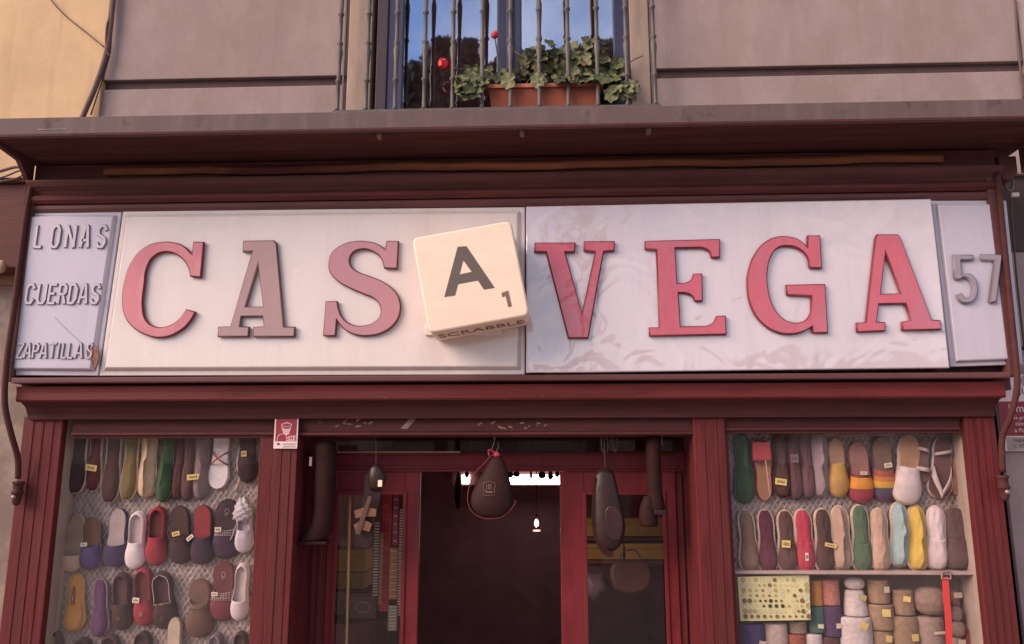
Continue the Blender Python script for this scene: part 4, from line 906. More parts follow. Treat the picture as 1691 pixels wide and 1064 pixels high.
        def hf(tt, s):
            end = min(1, ((1-tt)/0.30+0.01))**0.55
            return H0*arc(s)*end*(1.0 if tt > ta else 1.0)
        if kind in ('mule', 'slipper'):
            if bands:
                bm_ = [fabric(x) for _, x in bands]; edges = [e_ for e_, _ in bands]
                def mi(tt):
                    for q_, e_ in enumerate(edges):
                        if tt <= e_: return q_
                    return len(edges)-1
                shell('vamp', lambda s: ta+th_r*(1-s*s), 0.997, 16, 20, hf, bm_, mi=mi)
            else: shell('vamp', lambda s: ta+th_r*(1-s*s), 0.997, 16, 16, hf, [extra['vm'] if extra and 'vm' in extra else mu])
        if kind == 'slipper':
            bm = bmesh.new(); lo = []; k = 9; pth = [(ta+0.06-(ta+0.06)*i/k, 1) for i in range(k)]+[(0.0, 0)]+[((ta+0.06)*(i+1)/k, -1) for i in range(k)]
            pth = [(max(tt, 0.0), s) for tt, s in pth]
            g = []
            for tt, s in pth:
                hh = H0*0.62 if tt > 0.02 else H0*0.75
                g.append([bm.verts.new(Vector((pt(max(tt, .006), s*0.97*k_, w_).x, -w_, sg*((max(tt, 0.0)-0.5)*(0.4+0.6*k_)*Ln)))) for w_, k_ in ((th*0.8, 1.0), (th+hh*0.5, 1.0), (th+hh, 0.86), (th+hh*0.9, 0.80), (th+0.006, 0.84))])
            for a_, b_ in zip(g, g[1:]):
                for i in range(4): bm.faces.new((a_[i], a_[i+1], b_[i+1], b_[i]))
            bmesh.ops.recalc_face_normals(bm, faces=bm.faces)
            finish(bm, 'heel_counter', mu, t, smooth=True, local=True)
            if extra and 'piping' in extra:
                bm = bmesh.new(); pp = [v for v in []]
                pts = []
                for tt, s in pth: pts.append(Vector((pt(max(tt, .006), s*0.83, 0).x, -(th+H0*0.66), sg*((tt-0.5)*0.9*Ln))))
                pts.append(Vector((pt(ta+th_r, 0, 0).x, -(th+H0*0.95), sg*((ta+th_r-0.5)*Ln)))); pts.append(pts[0])
                add_tube(bm, pts, 0.0028, 6); finish(bm, 'piping', fabric(extra['piping']), t, smooth=True, local=True)
        if kind == 'sandal':
            for (ta_, s0, tb_, s1, wd_) in extra['straps']:
                bm = bmesh.new(); g = []
                for i in range(13):
                    u_ = i/12; tt = ta_+(tb_-ta_)*u_; s = s0+(s1-s0)*u_
                    w_ = th*0.8+H0*max(0, 1-abs(2*u_-1)**2.2)**0.6 if abs(s0-s1) > 1.5 else th*0.8+H0*(1-s*s)**0.5*0.9+0.004
                    g.append([bm.verts.new(pt(min(.995, max(0.005, tt+d_)), s*0.98, w_)) for d_ in (-wd_/2, wd_/2)])
                for a_, b_ in zip(g, g[1:]): bm.faces.new((a_[0], a_[1], b_[1], b_[0]))
                bmesh.ops.recalc_face_normals(bm, faces=bm.faces)
                o = finish(bm, 'strap', fabric(extra.get('strapc', col)), t, smooth=True, local=True); md = o.modifiers.new('thickness', 'SOLIDIFY'); md.thickness = 0.004
        if extra and 'band' in extra:   # a contrasting collar band across the instep
            t0, t1, bmx = extra['band']
            shell('instep_band', lambda s: t0+th_r*(1-s*s), t1, 14, 5, lambda tt, s: hf(max(tt, ta), s)+0.002, [bmx], 0.001, kx=0.985)
        if extra and 'crest' in extra:
            tt0, cc = extra['crest']; bm = bmesh.new(); p0 = pt(tt0, 0, th+0.006)
            add_tube(bm, [p0+Vector((0.012*math.cos(q_*math.pi/6), 0, 0.014*math.sin(q_*math.pi/6))) for q_ in range(13)], 0.0022, 5, cap=False)
            add_tube(bm, [p0+Vector((-0.012, 0, -0.018)), p0+Vector((0, 0, -0.032)), p0+Vector((0.012, 0, -0.018)), p0+Vector((-0.012, 0, -0.018))], 0.0022, 5)
            finish(bm, 'crest', fabric(cc), t, local=True)
        if extra and 'logo' in extra:
            tt0, cc = extra['logo']; bm = bmesh.new(); p0 = pt(tt0, 0, th+hf(tt0, 0)+0.002)
            for dx in (-0.008, 0.0, 0.008): add_tube(bm, [p0+Vector((dx-0.002, 0, -0.012)), p0+Vector((dx, 0, 0.012))], 0.0016, 5)
            finish(bm, 'logo', fabric(cc), t, local=True)
        topw = lambda tt, s: th+(hf(tt, s) if (kind != 'sandal' and tt > ta) else 0.02)
    if tagat:
        tx, ty, tw, thh, rot = tagat
        pz = P(tx, ty, Y)-c; tt = max(0.02, min(0.98, 0.5+sg*pz.z/Ln)); s = max(-0.8, min(0.8, pz.x/(hw(tt)*W2)))
        kpx = (Y-CAM.y)/FPX
        bm = bmesh.new(); w_ = topw(tt, s)+(0.02 if kind == 'espadrille' else 0.012)
        add_box(bm, -tw*kpx/2, tw*kpx/2, -0.001, 0.001, -thh*kpx/2, thh*kpx/2, 0.0005)
        bmesh.ops.transform(bm, matrix=Matrix.Translation((pz.x, -w_, pz.z)) @ Matrix.Rotation(rad(rot), 4, 'Y'), verts=bm.verts)
        o = finish(bm, 'price_tag', tagc or M_tagy, t, local=True)
        bm = bmesh.new()
        for i in range(4): add_box(bm, (-0.3+0.17*i)*tw*kpx, (-0.3+0.17*i+0.09)*tw*kpx, -0.0018, -0.0011, -0.22*thh*kpx, 0.2*thh*kpx)
        bmesh.ops.transform(bm, matrix=Matrix.Translation((pz.x, -w_, pz.z)) @ Matrix.Rotation(rad(rot), 4, 'Y'), verts=bm.verts)
        finish(bm, 'tag_print', M_ink, o, local=True)
    return t

BLK = (0.062, 0.035, 0.036); CRM = (0.55, 0.42, 0.32); WHT = (0.66, 0.56, 0.56)
g1 = 'shoes hung in the left window, top row'
E = 'espadrille'
shoe(g1, E, 'black espadrille with pale rim, leftmost of the top row in the left window', 132, 700, 815, 31, E, BLK, sole=(0.42, 0.33, 0.29))
shoe(g1, E, 'maroon espadrille with a yellow ticket, left window top row', 160, 698, 811, 25, E, (0.13, 0.035, 0.04), tagat=(160, 772, 19, 10, 8))
shoe(g1, E, 'dark brown espadrille left of the olive one in the left window', 188, 700, 830, 31, E, (0.095, 0.045, 0.042), sole=(0.36, 0.27, 0.24))
shoe(g1, E, 'olive green espadrille in the top row of the left window', 218, 700, 826, 28, E, (0.175, 0.125, 0.055))
shoe(g1, E, 'pale cream folded espadrille in the top row of the left window', 247, 700, 822, 32, E, (0.52, 0.37, 0.24), rim=0.98)
shoe(g1, E, 'green folded espadrille in the top row of the left window', 277, 700, 829, 30, E, (0.07, 0.13, 0.062), sole=(0.12, 0.10, 0.07))
shoe(g1, E, 'narrow dark maroon espadrille right of the green one', 299, 700, 825, 19, E, (0.11, 0.042, 0.042), sole=(0.11, 0.05, 0.045))
shoe(g1, E, 'dusty brown espadrille, second right of the green one', 314, 700, 827, 22, E, (0.13, 0.065, 0.062), sole=(0.13, 0.07, 0.065))
shoe(g1, E, 'grey mauve folded espadrille with a yellow ticket, left window', 335, 700, 825, 30, E, (0.215, 0.150, 0.155), sole=(0.2, 0.13, 0.13), tagat=(325, 787, 20, 9, -6))
shoe(g1, 'sandal', 'white sandal with thin crossed red straps, left window top row', 365, 704, 807, 33, 'sandal', (0.3, 0.06, 0.05), sole=(0.42, 0.33, 0.3), ins=WHT, tilt=-2, extra={'straps': ((0.42, -1, 0.62, 1, .03), (0.62, -1, 0.42, 1, .03)), 'strapc': (0.28, 0.07, 0.06)})
shoe(g1, 'slipper', 'black slipper with a yellow ticket in the upper right corner of the left window', 410, 706, 797, 30, 'mule', BLK, sole=BLK, ins=(0.1, 0.05, 0.045), tagat=(409, 750, 9, 9, 0), tilt=4)
g2 = 'shoes hung in the left window, middle row'
shoe(g2, 'slipper', 'pale beige slipper at the left end of the middle row, left window', 125, 850, 944, 34, 'mule', (0.36, 0.26, 0.19), sole=(0.36, 0.27, 0.21), ins=(0.24, 0.16, 0.12), tilt=-4, extra={'ta': 0.66})
shoe(g2, 'slipper', 'brown mule with a blue vamp and a small ticket, left window', 153, 854, 941, 35, 'mule', (0.075, 0.05, 0.14), sole=(0.2, 0.13, 0.1), ins=(0.14, 0.075, 0.055), tilt=5, Y=0.03, tagat=(147, 898, 11, 6, 0), tagc=M_tagw, extra={'ta': 0.52})
shoe(g2, 'slipper', 'navy blue mule with a pale insole, left window middle row', 194, 840, 937, 36, 'mule', (0.07, 0.05, 0.105), sole=(0.07, 0.05, 0.1), ins=(0.34, 0.27, 0.27), extra={'ta': 0.58})
shoe(g2, 'slipper', 'bright white closed slipper in the middle row of the left window', 227, 844, 939, 31, 'slipper', (0.62, 0.54, 0.55), sole=(0.66, 0.57, 0.57), ins=(0.4, 0.31, 0.3))
shoe(g2, 'slipper', 'plain red slipper right of the white one, left window', 261, 836, 933, 33, 'slipper', (0.26, 0.035, 0.045), sole=(0.2, 0.03, 0.035), ins=(0.12, 0.035, 0.035), extra={'ta': 0.48})
shoe(g2, 'slipper', 'black mule with a bright yellow ticket, left window middle row', 300, 835, 931, 36, 'mule', BLK, sole=BLK, ins=(0.085, 0.045, 0.042), tilt=7, tagat=(297, 880, 12, 7, -8))
shoe(g2, 'slipper', 'dark navy mule with red lining, left window middle row', 336, 834, 932, 37, 'mule', (0.062, 0.038, 0.055), sole=BLK, ins=(0.22, 0.035, 0.04), tilt=3, Y=0.03, tagat=(321, 886, 12, 6, -38), tagc=M_tagw)
shoe(g2, 'slipper', 'navy slipper with pale plaid band and crest, left window', 375, 824, 922, 44, 'mule', (0.075, 0.045, 0.075), sole=BLK, ins=(0.075, 0.045, 0.05), tilt=0, tagat=(367, 872, 10, 7, 0), tagc=M_tagw, extra={'ta': 0.46, 'band': (0.46, 0.62, plaid('plaid_navy', (0.07, 0.045, 0.06), (0.34, 0.26, 0.24), 70)), 'crest': (0.2, (0.26, 0.2, 0.19))})
shoe(g2, 'slipper', 'white slipper wrapped in a plastic bag at the right of the left window', 405, 830, 912, 28, 'slipper', (0.5, 0.43, 0.46), sole=(0.5, 0.43, 0.46), ins=(0.36, 0.3, 0.32), tilt=0, Y=0.02)
g3 = 'shoes hung in the left window, third row'
shoe(g3, E, 'orange yellow flat espadrille at the left of the third row', 127, 947, 1042, 33, E, (0.42, 0.19, 0.045), sole=(0.40, 0.22, 0.07), open_=(0.2, 0.62, 0.22, (0.2, 0.07, 0.03)), tilt=3)
shoe(g3, E, 'purple flat espadrille beside the orange one, left window', 168, 955, 1051, 30, E, (0.12, 0.055, 0.12), sole=(0.24, 0.15, 0.19), tilt=5)
shoe(g3, 'slipper', 'black closed slipper with stitched logo, left of the red one in the third row', 204, 944, 1040, 32, 'slipper', (0.07, 0.036, 0.036), sole=BLK, ins=(0.10, 0.055, 0.05), tilt=4, extra={'logo': (0.78, (0.2, 0.13, 0.12))})
shoe(g3, 'slipper', 'red closed slipper with cream ticket in the third row, left window', 240, 936, 1033, 34, 'slipper', (0.25, 0.03, 0.042), sole=(0.2, 0.03, 0.035), ins=(0.12, 0.032, 0.034), tilt=5, tagat=(235, 987, 11, 8, 10), tagc=M_tagw, extra={'logo': (0.78, (0.42, 0.25, 0.22))})
shoe(g3, 'slipper', 'black slipper with pale piping right of the red one, third row', 272, 942, 1038, 37, 'slipper', (0.066, 0.034, 0.036), sole=BLK, ins=(0.08, 0.042, 0.04), tilt=8, extra={'piping': (0.36, 0.27, 0.25), 'logo': (0.8, (0.16, 0.1, 0.1))})
shoe(g3, 'slipper', 'tan slipper insole with a dark oblong label, left window bottom', 289, 1019, 1110, 27, 'mule', (0.2, 0.14, 0.1), sole=(0.30, 0.22, 0.16), ins=(0.36, 0.28, 0.21), tilt=2, Y=0.02, extra={'ta': 0.7})
shoe(g3, 'slipper', 'brown slipper with dull plaid patch, left window third row', 331, 955, 1052, 42, 'mule', (0.14, 0.075, 0.06), sole=(0.13, 0.07, 0.055), ins=(0.15, 0.085, 0.07), tilt=2, extra={'ta': 0.30, 'throat': 0.12, 'band': (0.32, 0.5, plaid('plaid_brown', (0.13, 0.07, 0.055), (0.22, 0.15, 0.12), 70))})
shoe(g3, 'slipper', 'maroon slipper with pale plaid band and crest, left window', 370, 926, 1025, 42, 'mule', (0.17, 0.04, 0.055), sole=(0.13, 0.035, 0.04), ins=(0.13, 0.042, 0.045), tagat=(363, 977, 10, 6, 0), tagc=M_tagw, extra={'ta': 0.46, 'band': (0.46, 0.64, plaid('plaid_maroon', (0.13, 0.045, 0.05), (0.38, 0.29, 0.26), 70)), 'crest': (0.22, (0.33, 0.2, 0.18))})
shoe(g3, 'slipper', 'plain white slipper at the right end of the third row, left window', 399, 929, 1023, 26, 'slipper', (0.52, 0.43, 0.43), sole=(0.52, 0.43, 0.43), ins=(0.40, 0.32, 0.31), tilt=-2, extra={'ta': 0.62}, Y=0.03)
g4 = 'shoes cut off at the bottom of the left window'
for cx, y0, w_, lb, cc in ((92, 1040, 30, 'black shoe heel at the bottom left corner of the left window', BLK), (137, 1052, 34, 'black shoe heel below the orange espadrille', BLK), (183, 1045, 34, 'dark shoe heel below the purple espadrille', (0.08, 0.045, 0.045)), (236, 1041, 32, 'black shoe heel below the red closed slipper', BLK), (398, 1041, 26, 'black shoe heel below the plain white slipper', BLK)):
    shoe(g4, 'slipper', lb, cx, y0, y0+92, w_, 'slipper', cc, sole=cc, ins=(0.075, 0.04, 0.04))
shoe(g4, 'slipper', 'grey blue slipper with ringed insole at the bottom of the left window', 358, 1043, 1130, 25, 'slipper', (0.15, 0.11, 0.14), sole=(0.14, 0.1, 0.12), ins=(0.25, 0.2, 0.24), extra={'piping': (0.24, 0.18, 0.2)})
# hanging strap and knotted plastic bag
hs = thing('plastic_strap', 'crumpled clear plastic strap hanging beside the black slipper', 'strap', P(394, 775, 0.0))
tube('strap_ribbon', [P(396, 738, -.14), P(394, 752, -.145), P(392, 768, -.14), P(396, 790, -.15), P(388, 812, -.13)], 0.008, mat('clear_plastic', (0.52, 0.40, 0.33), 0.2, 0.3, 30, 0.6, 0.6), hs, 6)
kb = thing('plastic_bag', 'knotted white plastic bag over the white slipper, left window', 'bag', P(402, 860, -0.03))
bm = bmesh.new(); c = P(402, 842, -0.19); bmesh.ops.create_icosphere(bm, subdivisions=4, radius=1, matrix=Matrix.Identity(4))
for v in bm.verts:
    p = v.co.copy(); f = 1+0.10*math.sin(p.x*9+p.z*7)+0.08*math.sin(p.z*15-p.x*6)+0.05*math.sin(p.x*23)
    v.co = c+Vector((p.x*0.056*f*(1.0-0.25*p.z), p.y*0.035*f, p.z*0.075*f))
finish(bm, 'bag_film', mat('white_film', (0.52, 0.45, 0.47), 0.3, 0.1, 20, 0.5, 0.6), kb, smooth=True)
tube('bag_tie', [P(393, 862, -0.23), P(388, 872, -0.23), P(384, 884, -0.225), P(380, 892, -0.22)], 0.003, mat('white_film', (0.5, 0.42, 0.42)), kb, 6)

g5 = 'shoes hung in the right window, top row'
shoe(g5, E, 'dark green folded espadrille at the left end of the right window', 1226, 715, 831, 32, E, (0.058, 0.11, 0.05), sole=(0.07, 0.09, 0.05))
shoe(g5, 'slipper', 'dark red mule with tan insole, second in the right window', 1258, 727, 827, 31, 'mule', (0.27, 0.045, 0.05), sole=(0.2, 0.03, 0.035), ins=(0.32, 0.16, 0.10), toe='up', extra={'ta': 0.62})
shoe(g5, E, 'dark brown espadrille with yellow ticket, right window top row', 1288, 715, 822, 28, E, (0.105, 0.055, 0.048), sole=(0.1, 0.05, 0.045), tagat=(1284, 796, 18, 10, 8))
shoe(g5, E, 'dark espadrille with a small buckle plate, right window top row', 1310, 712, 826, 24, E, (0.12, 0.055, 0.055), sole=(0.11, 0.05, 0.05), tagat=(1307, 758, 12, 13, 0), tagc=mat('buckle_plate', (0.2, 0.13, 0.125), 0.4))
shoe(g5, E, 'brownish mauve espadrille left of the grey one, right window', 1330, 712, 824, 24, E, (0.14, 0.07, 0.07), sole=(0.13, 0.065, 0.065))
shoe(g5, E, 'grey folded espadrille in the top row of the right window', 1351, 712, 822, 31, E, (0.25, 0.18, 0.19), sole=(0.24, 0.17, 0.17), tilt=-2)
shoe(g5, 'slipper', 'mustard yellow mule with tan insole, right window', 1380, 724, 821, 31, 'mule', (0.40, 0.23, 0.075), sole=(0.30, 0.18, 0.1), ins=(0.36, 0.20, 0.13), extra={'ta': 0.46, 'throat': -0.03})
shoe(g5, 'slipper', 'red mule with a broad yellow stripe, right window top row', 1417, 730, 831, 38, 'mule', (0.26, 0.05, 0.06), sole=(0.16, 0.06, 0.06), ins=(0.27, 0.13, 0.11), bands=((0.60, (0.20, 0.05, 0.05)), (0.78, (0.52, 0.22, 0.045)), (1, (0.27, 0.055, 0.07))), tagat=(1418, 782, 10, 5, 0), tagc=M_tagw, extra={'ta': 0.50})
shoe(g5, 'slipper', 'rainbow mule banded orange, yellow and blue, right window top row', 1455, 722, 828, 38, 'mule', (0.26, 0.05, 0.06), sole=(0.1, 0.06, 0.08), ins=(0.2, 0.11, 0.08), bands=((0.62, (0.28, 0.075, 0.05)), (0.70, (0.40, 0.15, 0.045)), (0.78, (0.50, 0.27, 0.045)), (0.90, (0.10, 0.085, 0.115)), (1, (0.13, 0.06, 0.12))), tagat=(1460, 768, 12, 7, -8), tagc=M_tagw, extra={'ta': 0.48})
shoe(g5, 'slipper', 'large white mule with tan insole, tilted, right window', 1496, 718, 834, 42, 'mule', (0.52, 0.42, 0.41), sole=(0.46, 0.33, 0.24), ins=(0.36, 0.20, 0.12), tilt=-9, Y=0.02, extra={'ta': 0.46, 'throat': 0.02})
shoe(g5, 'sandal', 'small pale striped strap sandal right of the white mule', 1519, 728, 797, 25, 'sandal', (0.4, 0.32, 0.28), sole=(0.36, 0.27, 0.24), ins=(0.16, 0.09, 0.08), tilt=-8, toe='down', extra={'straps': ((0.2, -1, 0.25, 1, .08), (0.68, -1, 0.7, 1, .10)), 'strapc': (0.42, 0.33, 0.29)})
shoe(g5, 'sandal', 'dark sandal with pale rim and buckled strap, right window', 1551, 722, 823, 36, 'sandal', (0.4, 0.32, 0.28), sole=(0.46, 0.37, 0.34), ins=(0.15, 0.08, 0.075), tilt=-9, extra={'straps': ((0.3, -1, 0.2, 1, .05), (0.52, 1, 0.95, 0.0, .14), (0.55, -1, 0.97, 0.1, .16)), 'strapc': (0.42, 0.34, 0.33)})
shoe(g5, 'slipper', 'tan shoe sole in the upper right corner of the right window', 1583, 735, 819, 34, 'mule', (0.22, 0.12, 0.085), sole=(0.3, 0.2, 0.16), ins=(0.24, 0.13, 0.09), tilt=-6, Y=0.06, h=0.02, extra={'ta': 0.2})
g6 = 'espadrilles standing on the rail in the right window'
def esp2(cx, y0, y1, w_, c, lb, **k): shoe(g6, E, lb, cx, y0, y1, w_, E, c, Y=0.03, **k)
esp2(1233, 841, 946, 32, (0.20, 0.125, 0.095), 'olive brown espadrille at the left end of the rail', tilt=2)
esp2(1264, 841, 946, 32, (0.13, 0.042, 0.055), 'maroon espadrille, second from the left on the rail')
esp2(1297, 842, 945, 33, (0.12, 0.062, 0.055), 'dark brown espadrille with yellow ticket on the rail', tagat=(1293, 897, 13, 11, 4))
esp2(1325, 840, 944, 34, (0.36, 0.045, 0.07), 'bright red espadrille standing on the rail', tagat=(1327, 917, 5, 12, 0), tagc=M_tagw)
esp2(1358, 839, 945, 34, (0.10, 0.052, 0.047), 'near black brown espadrille right of the bright red one', tagat=(1365, 899, 18, 6, 12))
esp2(1386, 835, 941, 34, (0.34, 0.23, 0.175), 'beige folded espadrille left of the green one on the rail', tilt=-2)
esp2(1419, 833, 944, 34, (0.10, 0.145, 0.09), 'sage green espadrille standing on the rail')
esp2(1450, 839, 942, 32, (0.42, 0.28, 0.215), 'sandy pink folded espadrille right of the green one', tilt=-3)
esp2(1482, 829, 936, 33, (0.25, 0.33, 0.33), 'light blue folded espadrille on the rail', tilt=-3)
esp2(1511, 833, 942, 35, (0.48, 0.32, 0.07), 'yellow folded espadrille on the rail', tilt=-4)
esp2(1543, 835, 941, 35, (0.54, 0.43, 0.43), 'off white espadrille right of the yellow one', tilt=-4, sole=(0.5, 0.4, 0.38))
esp2(1577, 838, 940, 44, (0.12, 0.07, 0.068), 'wide black espadrille at the right end of the rail', sole=(0.16, 0.1, 0.095))
# red toy bucket top and white stick left
rt = thing('red_box', 'small red box hanging over the red mule, right window', 'box', P(1258, 762, -0.02))
pbox('box_body', 1244, 1273, 730, 761, -0.21, 0.05, fabric((0.30, 0.05, 0.055)), rt, 0.008)
tag(tube('dangling_twine', [P(1264, 760, -0.213), P(1268, 790, -0.21), P(1272, 821, -0.20)], 0.003, mat('cord_pale', (0.6, 0.4, 0.34), 0.6)), 'short pale twine dangling below the red box', 'twine')
# display rail
tag(box('display_rail', wr[0]-0.02, wr[1]+0.02, -0.225, YBK-0.012, Z(1415, 949, -0.22), Z(1415, 943.5, -0.22), mat('rail_white', (0.46, 0.34, 0.31), 0.5, 0.15, 10)), 'pale painted rail carrying the lower row of espadrilles', 'rail')

# button card
YK = -0.20
bc = thing('button_card', 'pale green card of sewing buttons in rows under the rail', 'button card', P(1279, 1025, YK))
q = [P(a, b, YK) for a, b in ((1218, 953), (1336, 950), (1339, 1024), (1223, 1026))]
bm = curve_bm([[(p.x, p.z) for p in q]], 0.006, 0.0005); bmesh.ops.translate(bm, verts=bm.verts, vec=(0, YK+0.006, 0)); finish(bm, 'card', mat('card_green', (0.74, 0.68, 0.34), 0.8, 0.06, 20, 0.05), bc)
btm = {}
def button(px, py, r, m):
    key = (round(r, 4), m.name)
    if key not in btm:
        bm = bmesh.new()
        add_lathe(bm, [(r*0.9, 0), (r, 0.002), (r*0.95, 0.004), (r*0.7, 0.003), (r*0.2, 0.0028)], 12)
        bmesh.ops.rotate(bm, verts=bm.verts, cent=(0, 0, 0), matrix=Matrix.Rotation(math.pi/2, 3, 'X'))
        me = bpy.data.meshes.new('button'); bm.to_mesh(me); bm.free(); me.materials.append(m); btm[key] = me
    o = bpy.data.objects.new('button', btm[key]); reg(o, bc, P(px, py, YK-0.0005))
MB_ = [mat('button_pearl', (0.66, 0.60, 0.42), 0.25, 0.1, 20, 0), mat('button_black', (0.06, 0.04, 0.035), 0.3), mat('button_brown', (0.20, 0.13, 0.06), 0.3), mat('button_green', (0.42, 0.38, 0.16), 0.3)]
rr = random.Random(21)
for j in range(8):
    n_ = rr.choice((11, 13, 14)); y = 958+j*8.6
    for i in range(n_):
        x = 1227+j*0.6+i*(104/(n_-1)); edge = abs(i-(n_-1)/2)/(n_/2)
        if rr.random() < 0.05: continue
        r = 0.0075 if rr.random() < 0.5 else 0.0110
        if edge > 0.75: r = 0.0135
        m = MB_[1] if (j in (4, 5) and 2 < i < 7) else rr.choice(MB_[:1]+MB_[2:]+[MB_[0], MB_[3]])
        if j == 7: m = MB_[2]
        button(x, y, r, m)

# ------------------------------------------------------------------ twine
shelf_y = -0.02
def spool(px0, px1, py0, py1, c, label, form='cyl', Y=-0.115, second=None, tagat=None, tagc=None, name='twine_spool', cat='twine', nm=None, core=True):
    cxp = (px0+px1)/2; b = P(cxp, py1, Y); tp = P(cxp, py0, Y); r = (px1-px0)/2*(Y-CAM.y)/FPX; H_ = tp.z-b.z
    t = thing(name, label, cat, b, 'twine and cord stacked in the right window')
    c = tuple(min(0.85, x*1.2) for x in c); second = tuple(min(0.85, x*1.2) for x in second) if second else None
    m = rope(nm or 'twine_%02x%02x%02x' % tuple(int(255*x) for x in c), c, 75, 'Z', 0.2, second)
    bm = bmesh.new()
    if form == 'cyl': pr = [(r*0.3, 0.0), (r*0.95, 0.002), (r*0.99, H_*0.03), (r*1.0, H_*0.25), (r*1.0, H_*0.5), (r, H_*0.78), (r*0.995, H_*0.95), (r*0.94, H_*0.99), (r*0.3, H_)]
    elif form == 'cone': pr = [(r*0.3, 0.0), (r*0.98, 0.002), (r, H_*0.06), (r*0.9, H_*0.5), (r*0.78, H_*0.9), (r*0.7, H_*0.985), (r*0.2, H_)]
    else: pr = [(r*0.05, 0.0), (r*0.55, H_*0.05), (r*0.86, H_*0.2), (r, H_*0.48), (r*0.92, H_*0.75), (r*0.6, H_*0.95), (r*0.1, H_)]
    # subdivide with slight unevenness of the winding
    rr = random.Random(int(cxp*3+py0)); fine = []
    for (r0, z0), (r1, z1) in zip(pr, pr[1:]):
        for k in range(4):
            u = k/4; fine.append(((r0+(r1-r0)*u)*(1+rr.uniform(-0.006, 0.006)), z0+(z1-z0)*u))
    fine.append(pr[-1]); add_lathe(bm, fine, 22, (0, 0, 0), 1, 0.9 if form != 'ball' else 0.8)
    finish(bm, 'winding' if form != 'ball' else 'wound_ball', m, t, smooth=True, local=True)
    if form != 'ball' and core:
        bm = bmesh.new(); add_lathe(bm, [(r*0.24, H_*0.9), (r*0.24, H_+0.004), (r*0.15, H_+0.0045), (r*0.15, H_*0.9)], 12); finish(bm, 'cardboard_core', mat('cardboard', (0.30, 0.2, 0.13), 0.9), t, local=True)
    if tagat:
        tx, ty, tw, th_, ro = tagat; k = (Y-CAM.y)/FPX; pz = P(tx, ty, Y)-b
        bm = bmesh.new(); add_box(bm, -tw*k/2, tw*k/2, -0.001, 0.001, -th_*k/2, th_*k/2, 0.0005)
        rr_ = r*0.9*math.sqrt(max(0.1, 1-(pz.x/r)**2)) if form != 'ball' else r*0.8*math.sqrt(max(0.1, 1-(pz.x/r)**2))
        bmesh.ops.transform(bm, matrix=Matrix.Translation((pz.x, -rr_-0.006, pz.z)) @ Matrix.Rotation(rad(ro), 4, 'Y') @ Matrix.Rotation(math.atan2(pz.x, r)*0.9, 4, 'Z'), verts=bm.verts)
        finish(bm, 'price_tag', tagc or M_tagy, t, local=True)
    return t
BRN = (0.30, 0.195, 0.13)
zfl = zst-0.0005
def pyb(px): return 1064+60
spool(1337, 1359, 958, 1000, (0.50, 0.22, 0.06), 'orange twine spool beside the button card')
spool(1359, 1386, 957, 999, (0.46, 0.20, 0.16), 'mottled pink twine spool on top of the purple one', second=(0.36, 0.13, 0.1))
spool(1337, 1362, 1001, 1044, (0.075, 0.14, 0.12), 'teal twine spool under the orange one', tagat=(1351, 1032, 9, 6, 5), tagc=M_tagw)
spool(1361, 1391, 1000, 1050, (0.085, 0.05, 0.10), 'dark purple twine spool under the pink one', tagat=(1380, 1031, 9, 7, 0), tagc=M_tagw)
spool(1361, 1390, 1051, 1120, (0.10, 0.045, 0.05), 'dark maroon twine spool below the purple one')
spool(1225, 1265, 1028, 1120, (0.075, 0.055, 0.15), 'dark blue twine spool under the left end of the button card', tagat=(1256, 1059, 16, 6, 12), tagc=M_tagw)
spool(1267, 1303, 1028, 1120, (0.50, 0.38, 0.34), 'pinkish white twine spool under the button card')
spool(1304, 1331, 1025, 1045, (0.22, 0.16, 0.12), 'short mottled brown spool under the button card', second=(0.34, 0.26, 0.2))
spool(1304, 1333, 1046, 1120, (0.36, 0.12, 0.08), 'mottled coral twine spool below the short brown one', second=(0.28, 0.07, 0.05))
spool(1334, 1361, 1046, 1120, (0.55, 0.46, 0.46), 'white twine spool under the teal one')
spool(1361, 1381, 1052, 1074, (0.58, 0.50, 0.48), 'small white twine ball at the bottom edge', 'ball', Y=-0.13)
spool(1396, 1427, 953, 974, (0.56, 0.47, 0.44), 'white twine ball on top of the white cone', 'ball')
spool(1395, 1432, 974, 1016, (0.54, 0.45, 0.43), 'white twine cone with yellow ticket', 'cone', tagat=(1420, 985, 9, 8, 20), core=False)
spool(1391, 1443, 1017, 1120, (0.55, 0.46, 0.45), 'large white twine spool with yellow ticket under the cone', tagat=(1417, 1029, 12, 11, 30))
spool(1436, 1468, 957, 996, BRN, 'brown twine spool with cream ticket, topmost of its stack', tagat=(1458, 972, 10, 9, 0), tagc=M_tagw)
spool(1435, 1475, 997, 1039, BRN, 'brown twine spool with yellow ticket, middle of its stack', tagat=(1455, 1009, 13, 11, 0))
spool(1443, 1477, 1040, 1120, BRN, 'brown twine spool with yellow ticket, lowest of its stack', tagat=(1461, 1052, 11, 10, 8))
spool(1476, 1509, 974, 1015, (0.28, 0.18, 0.125), 'shorter brown twine spool right of the brown stack', tagat=(1490, 987, 11, 8, 8))
spool(1477, 1521, 1016, 1120, (0.28, 0.18, 0.12), 'wide brown twine spool with ticket below the shorter one', tagat=(1502, 1049, 12, 10, 0))
spool(1512, 1564, 969, 1016, (0.26, 0.175, 0.14), 'big brown twine ball wrapped in film', 'ball', Y=-0.13)
spool(1518, 1563, 1017, 1120, (0.30, 0.21, 0.18), 'grey brown twine spool under the big ball', tagat=(1541, 1041, 19, 4, 0), tagc=M_tagw)
spool(1571, 1590, 1001, 1026, (0.26, 0.18, 0.14), 'small brown twine ball, upper one right of the red strap', 'ball')
spool(1572, 1594, 1026, 1052, (0.28, 0.19, 0.15), 'small brown twine ball, lower one right of the red strap', 'ball')
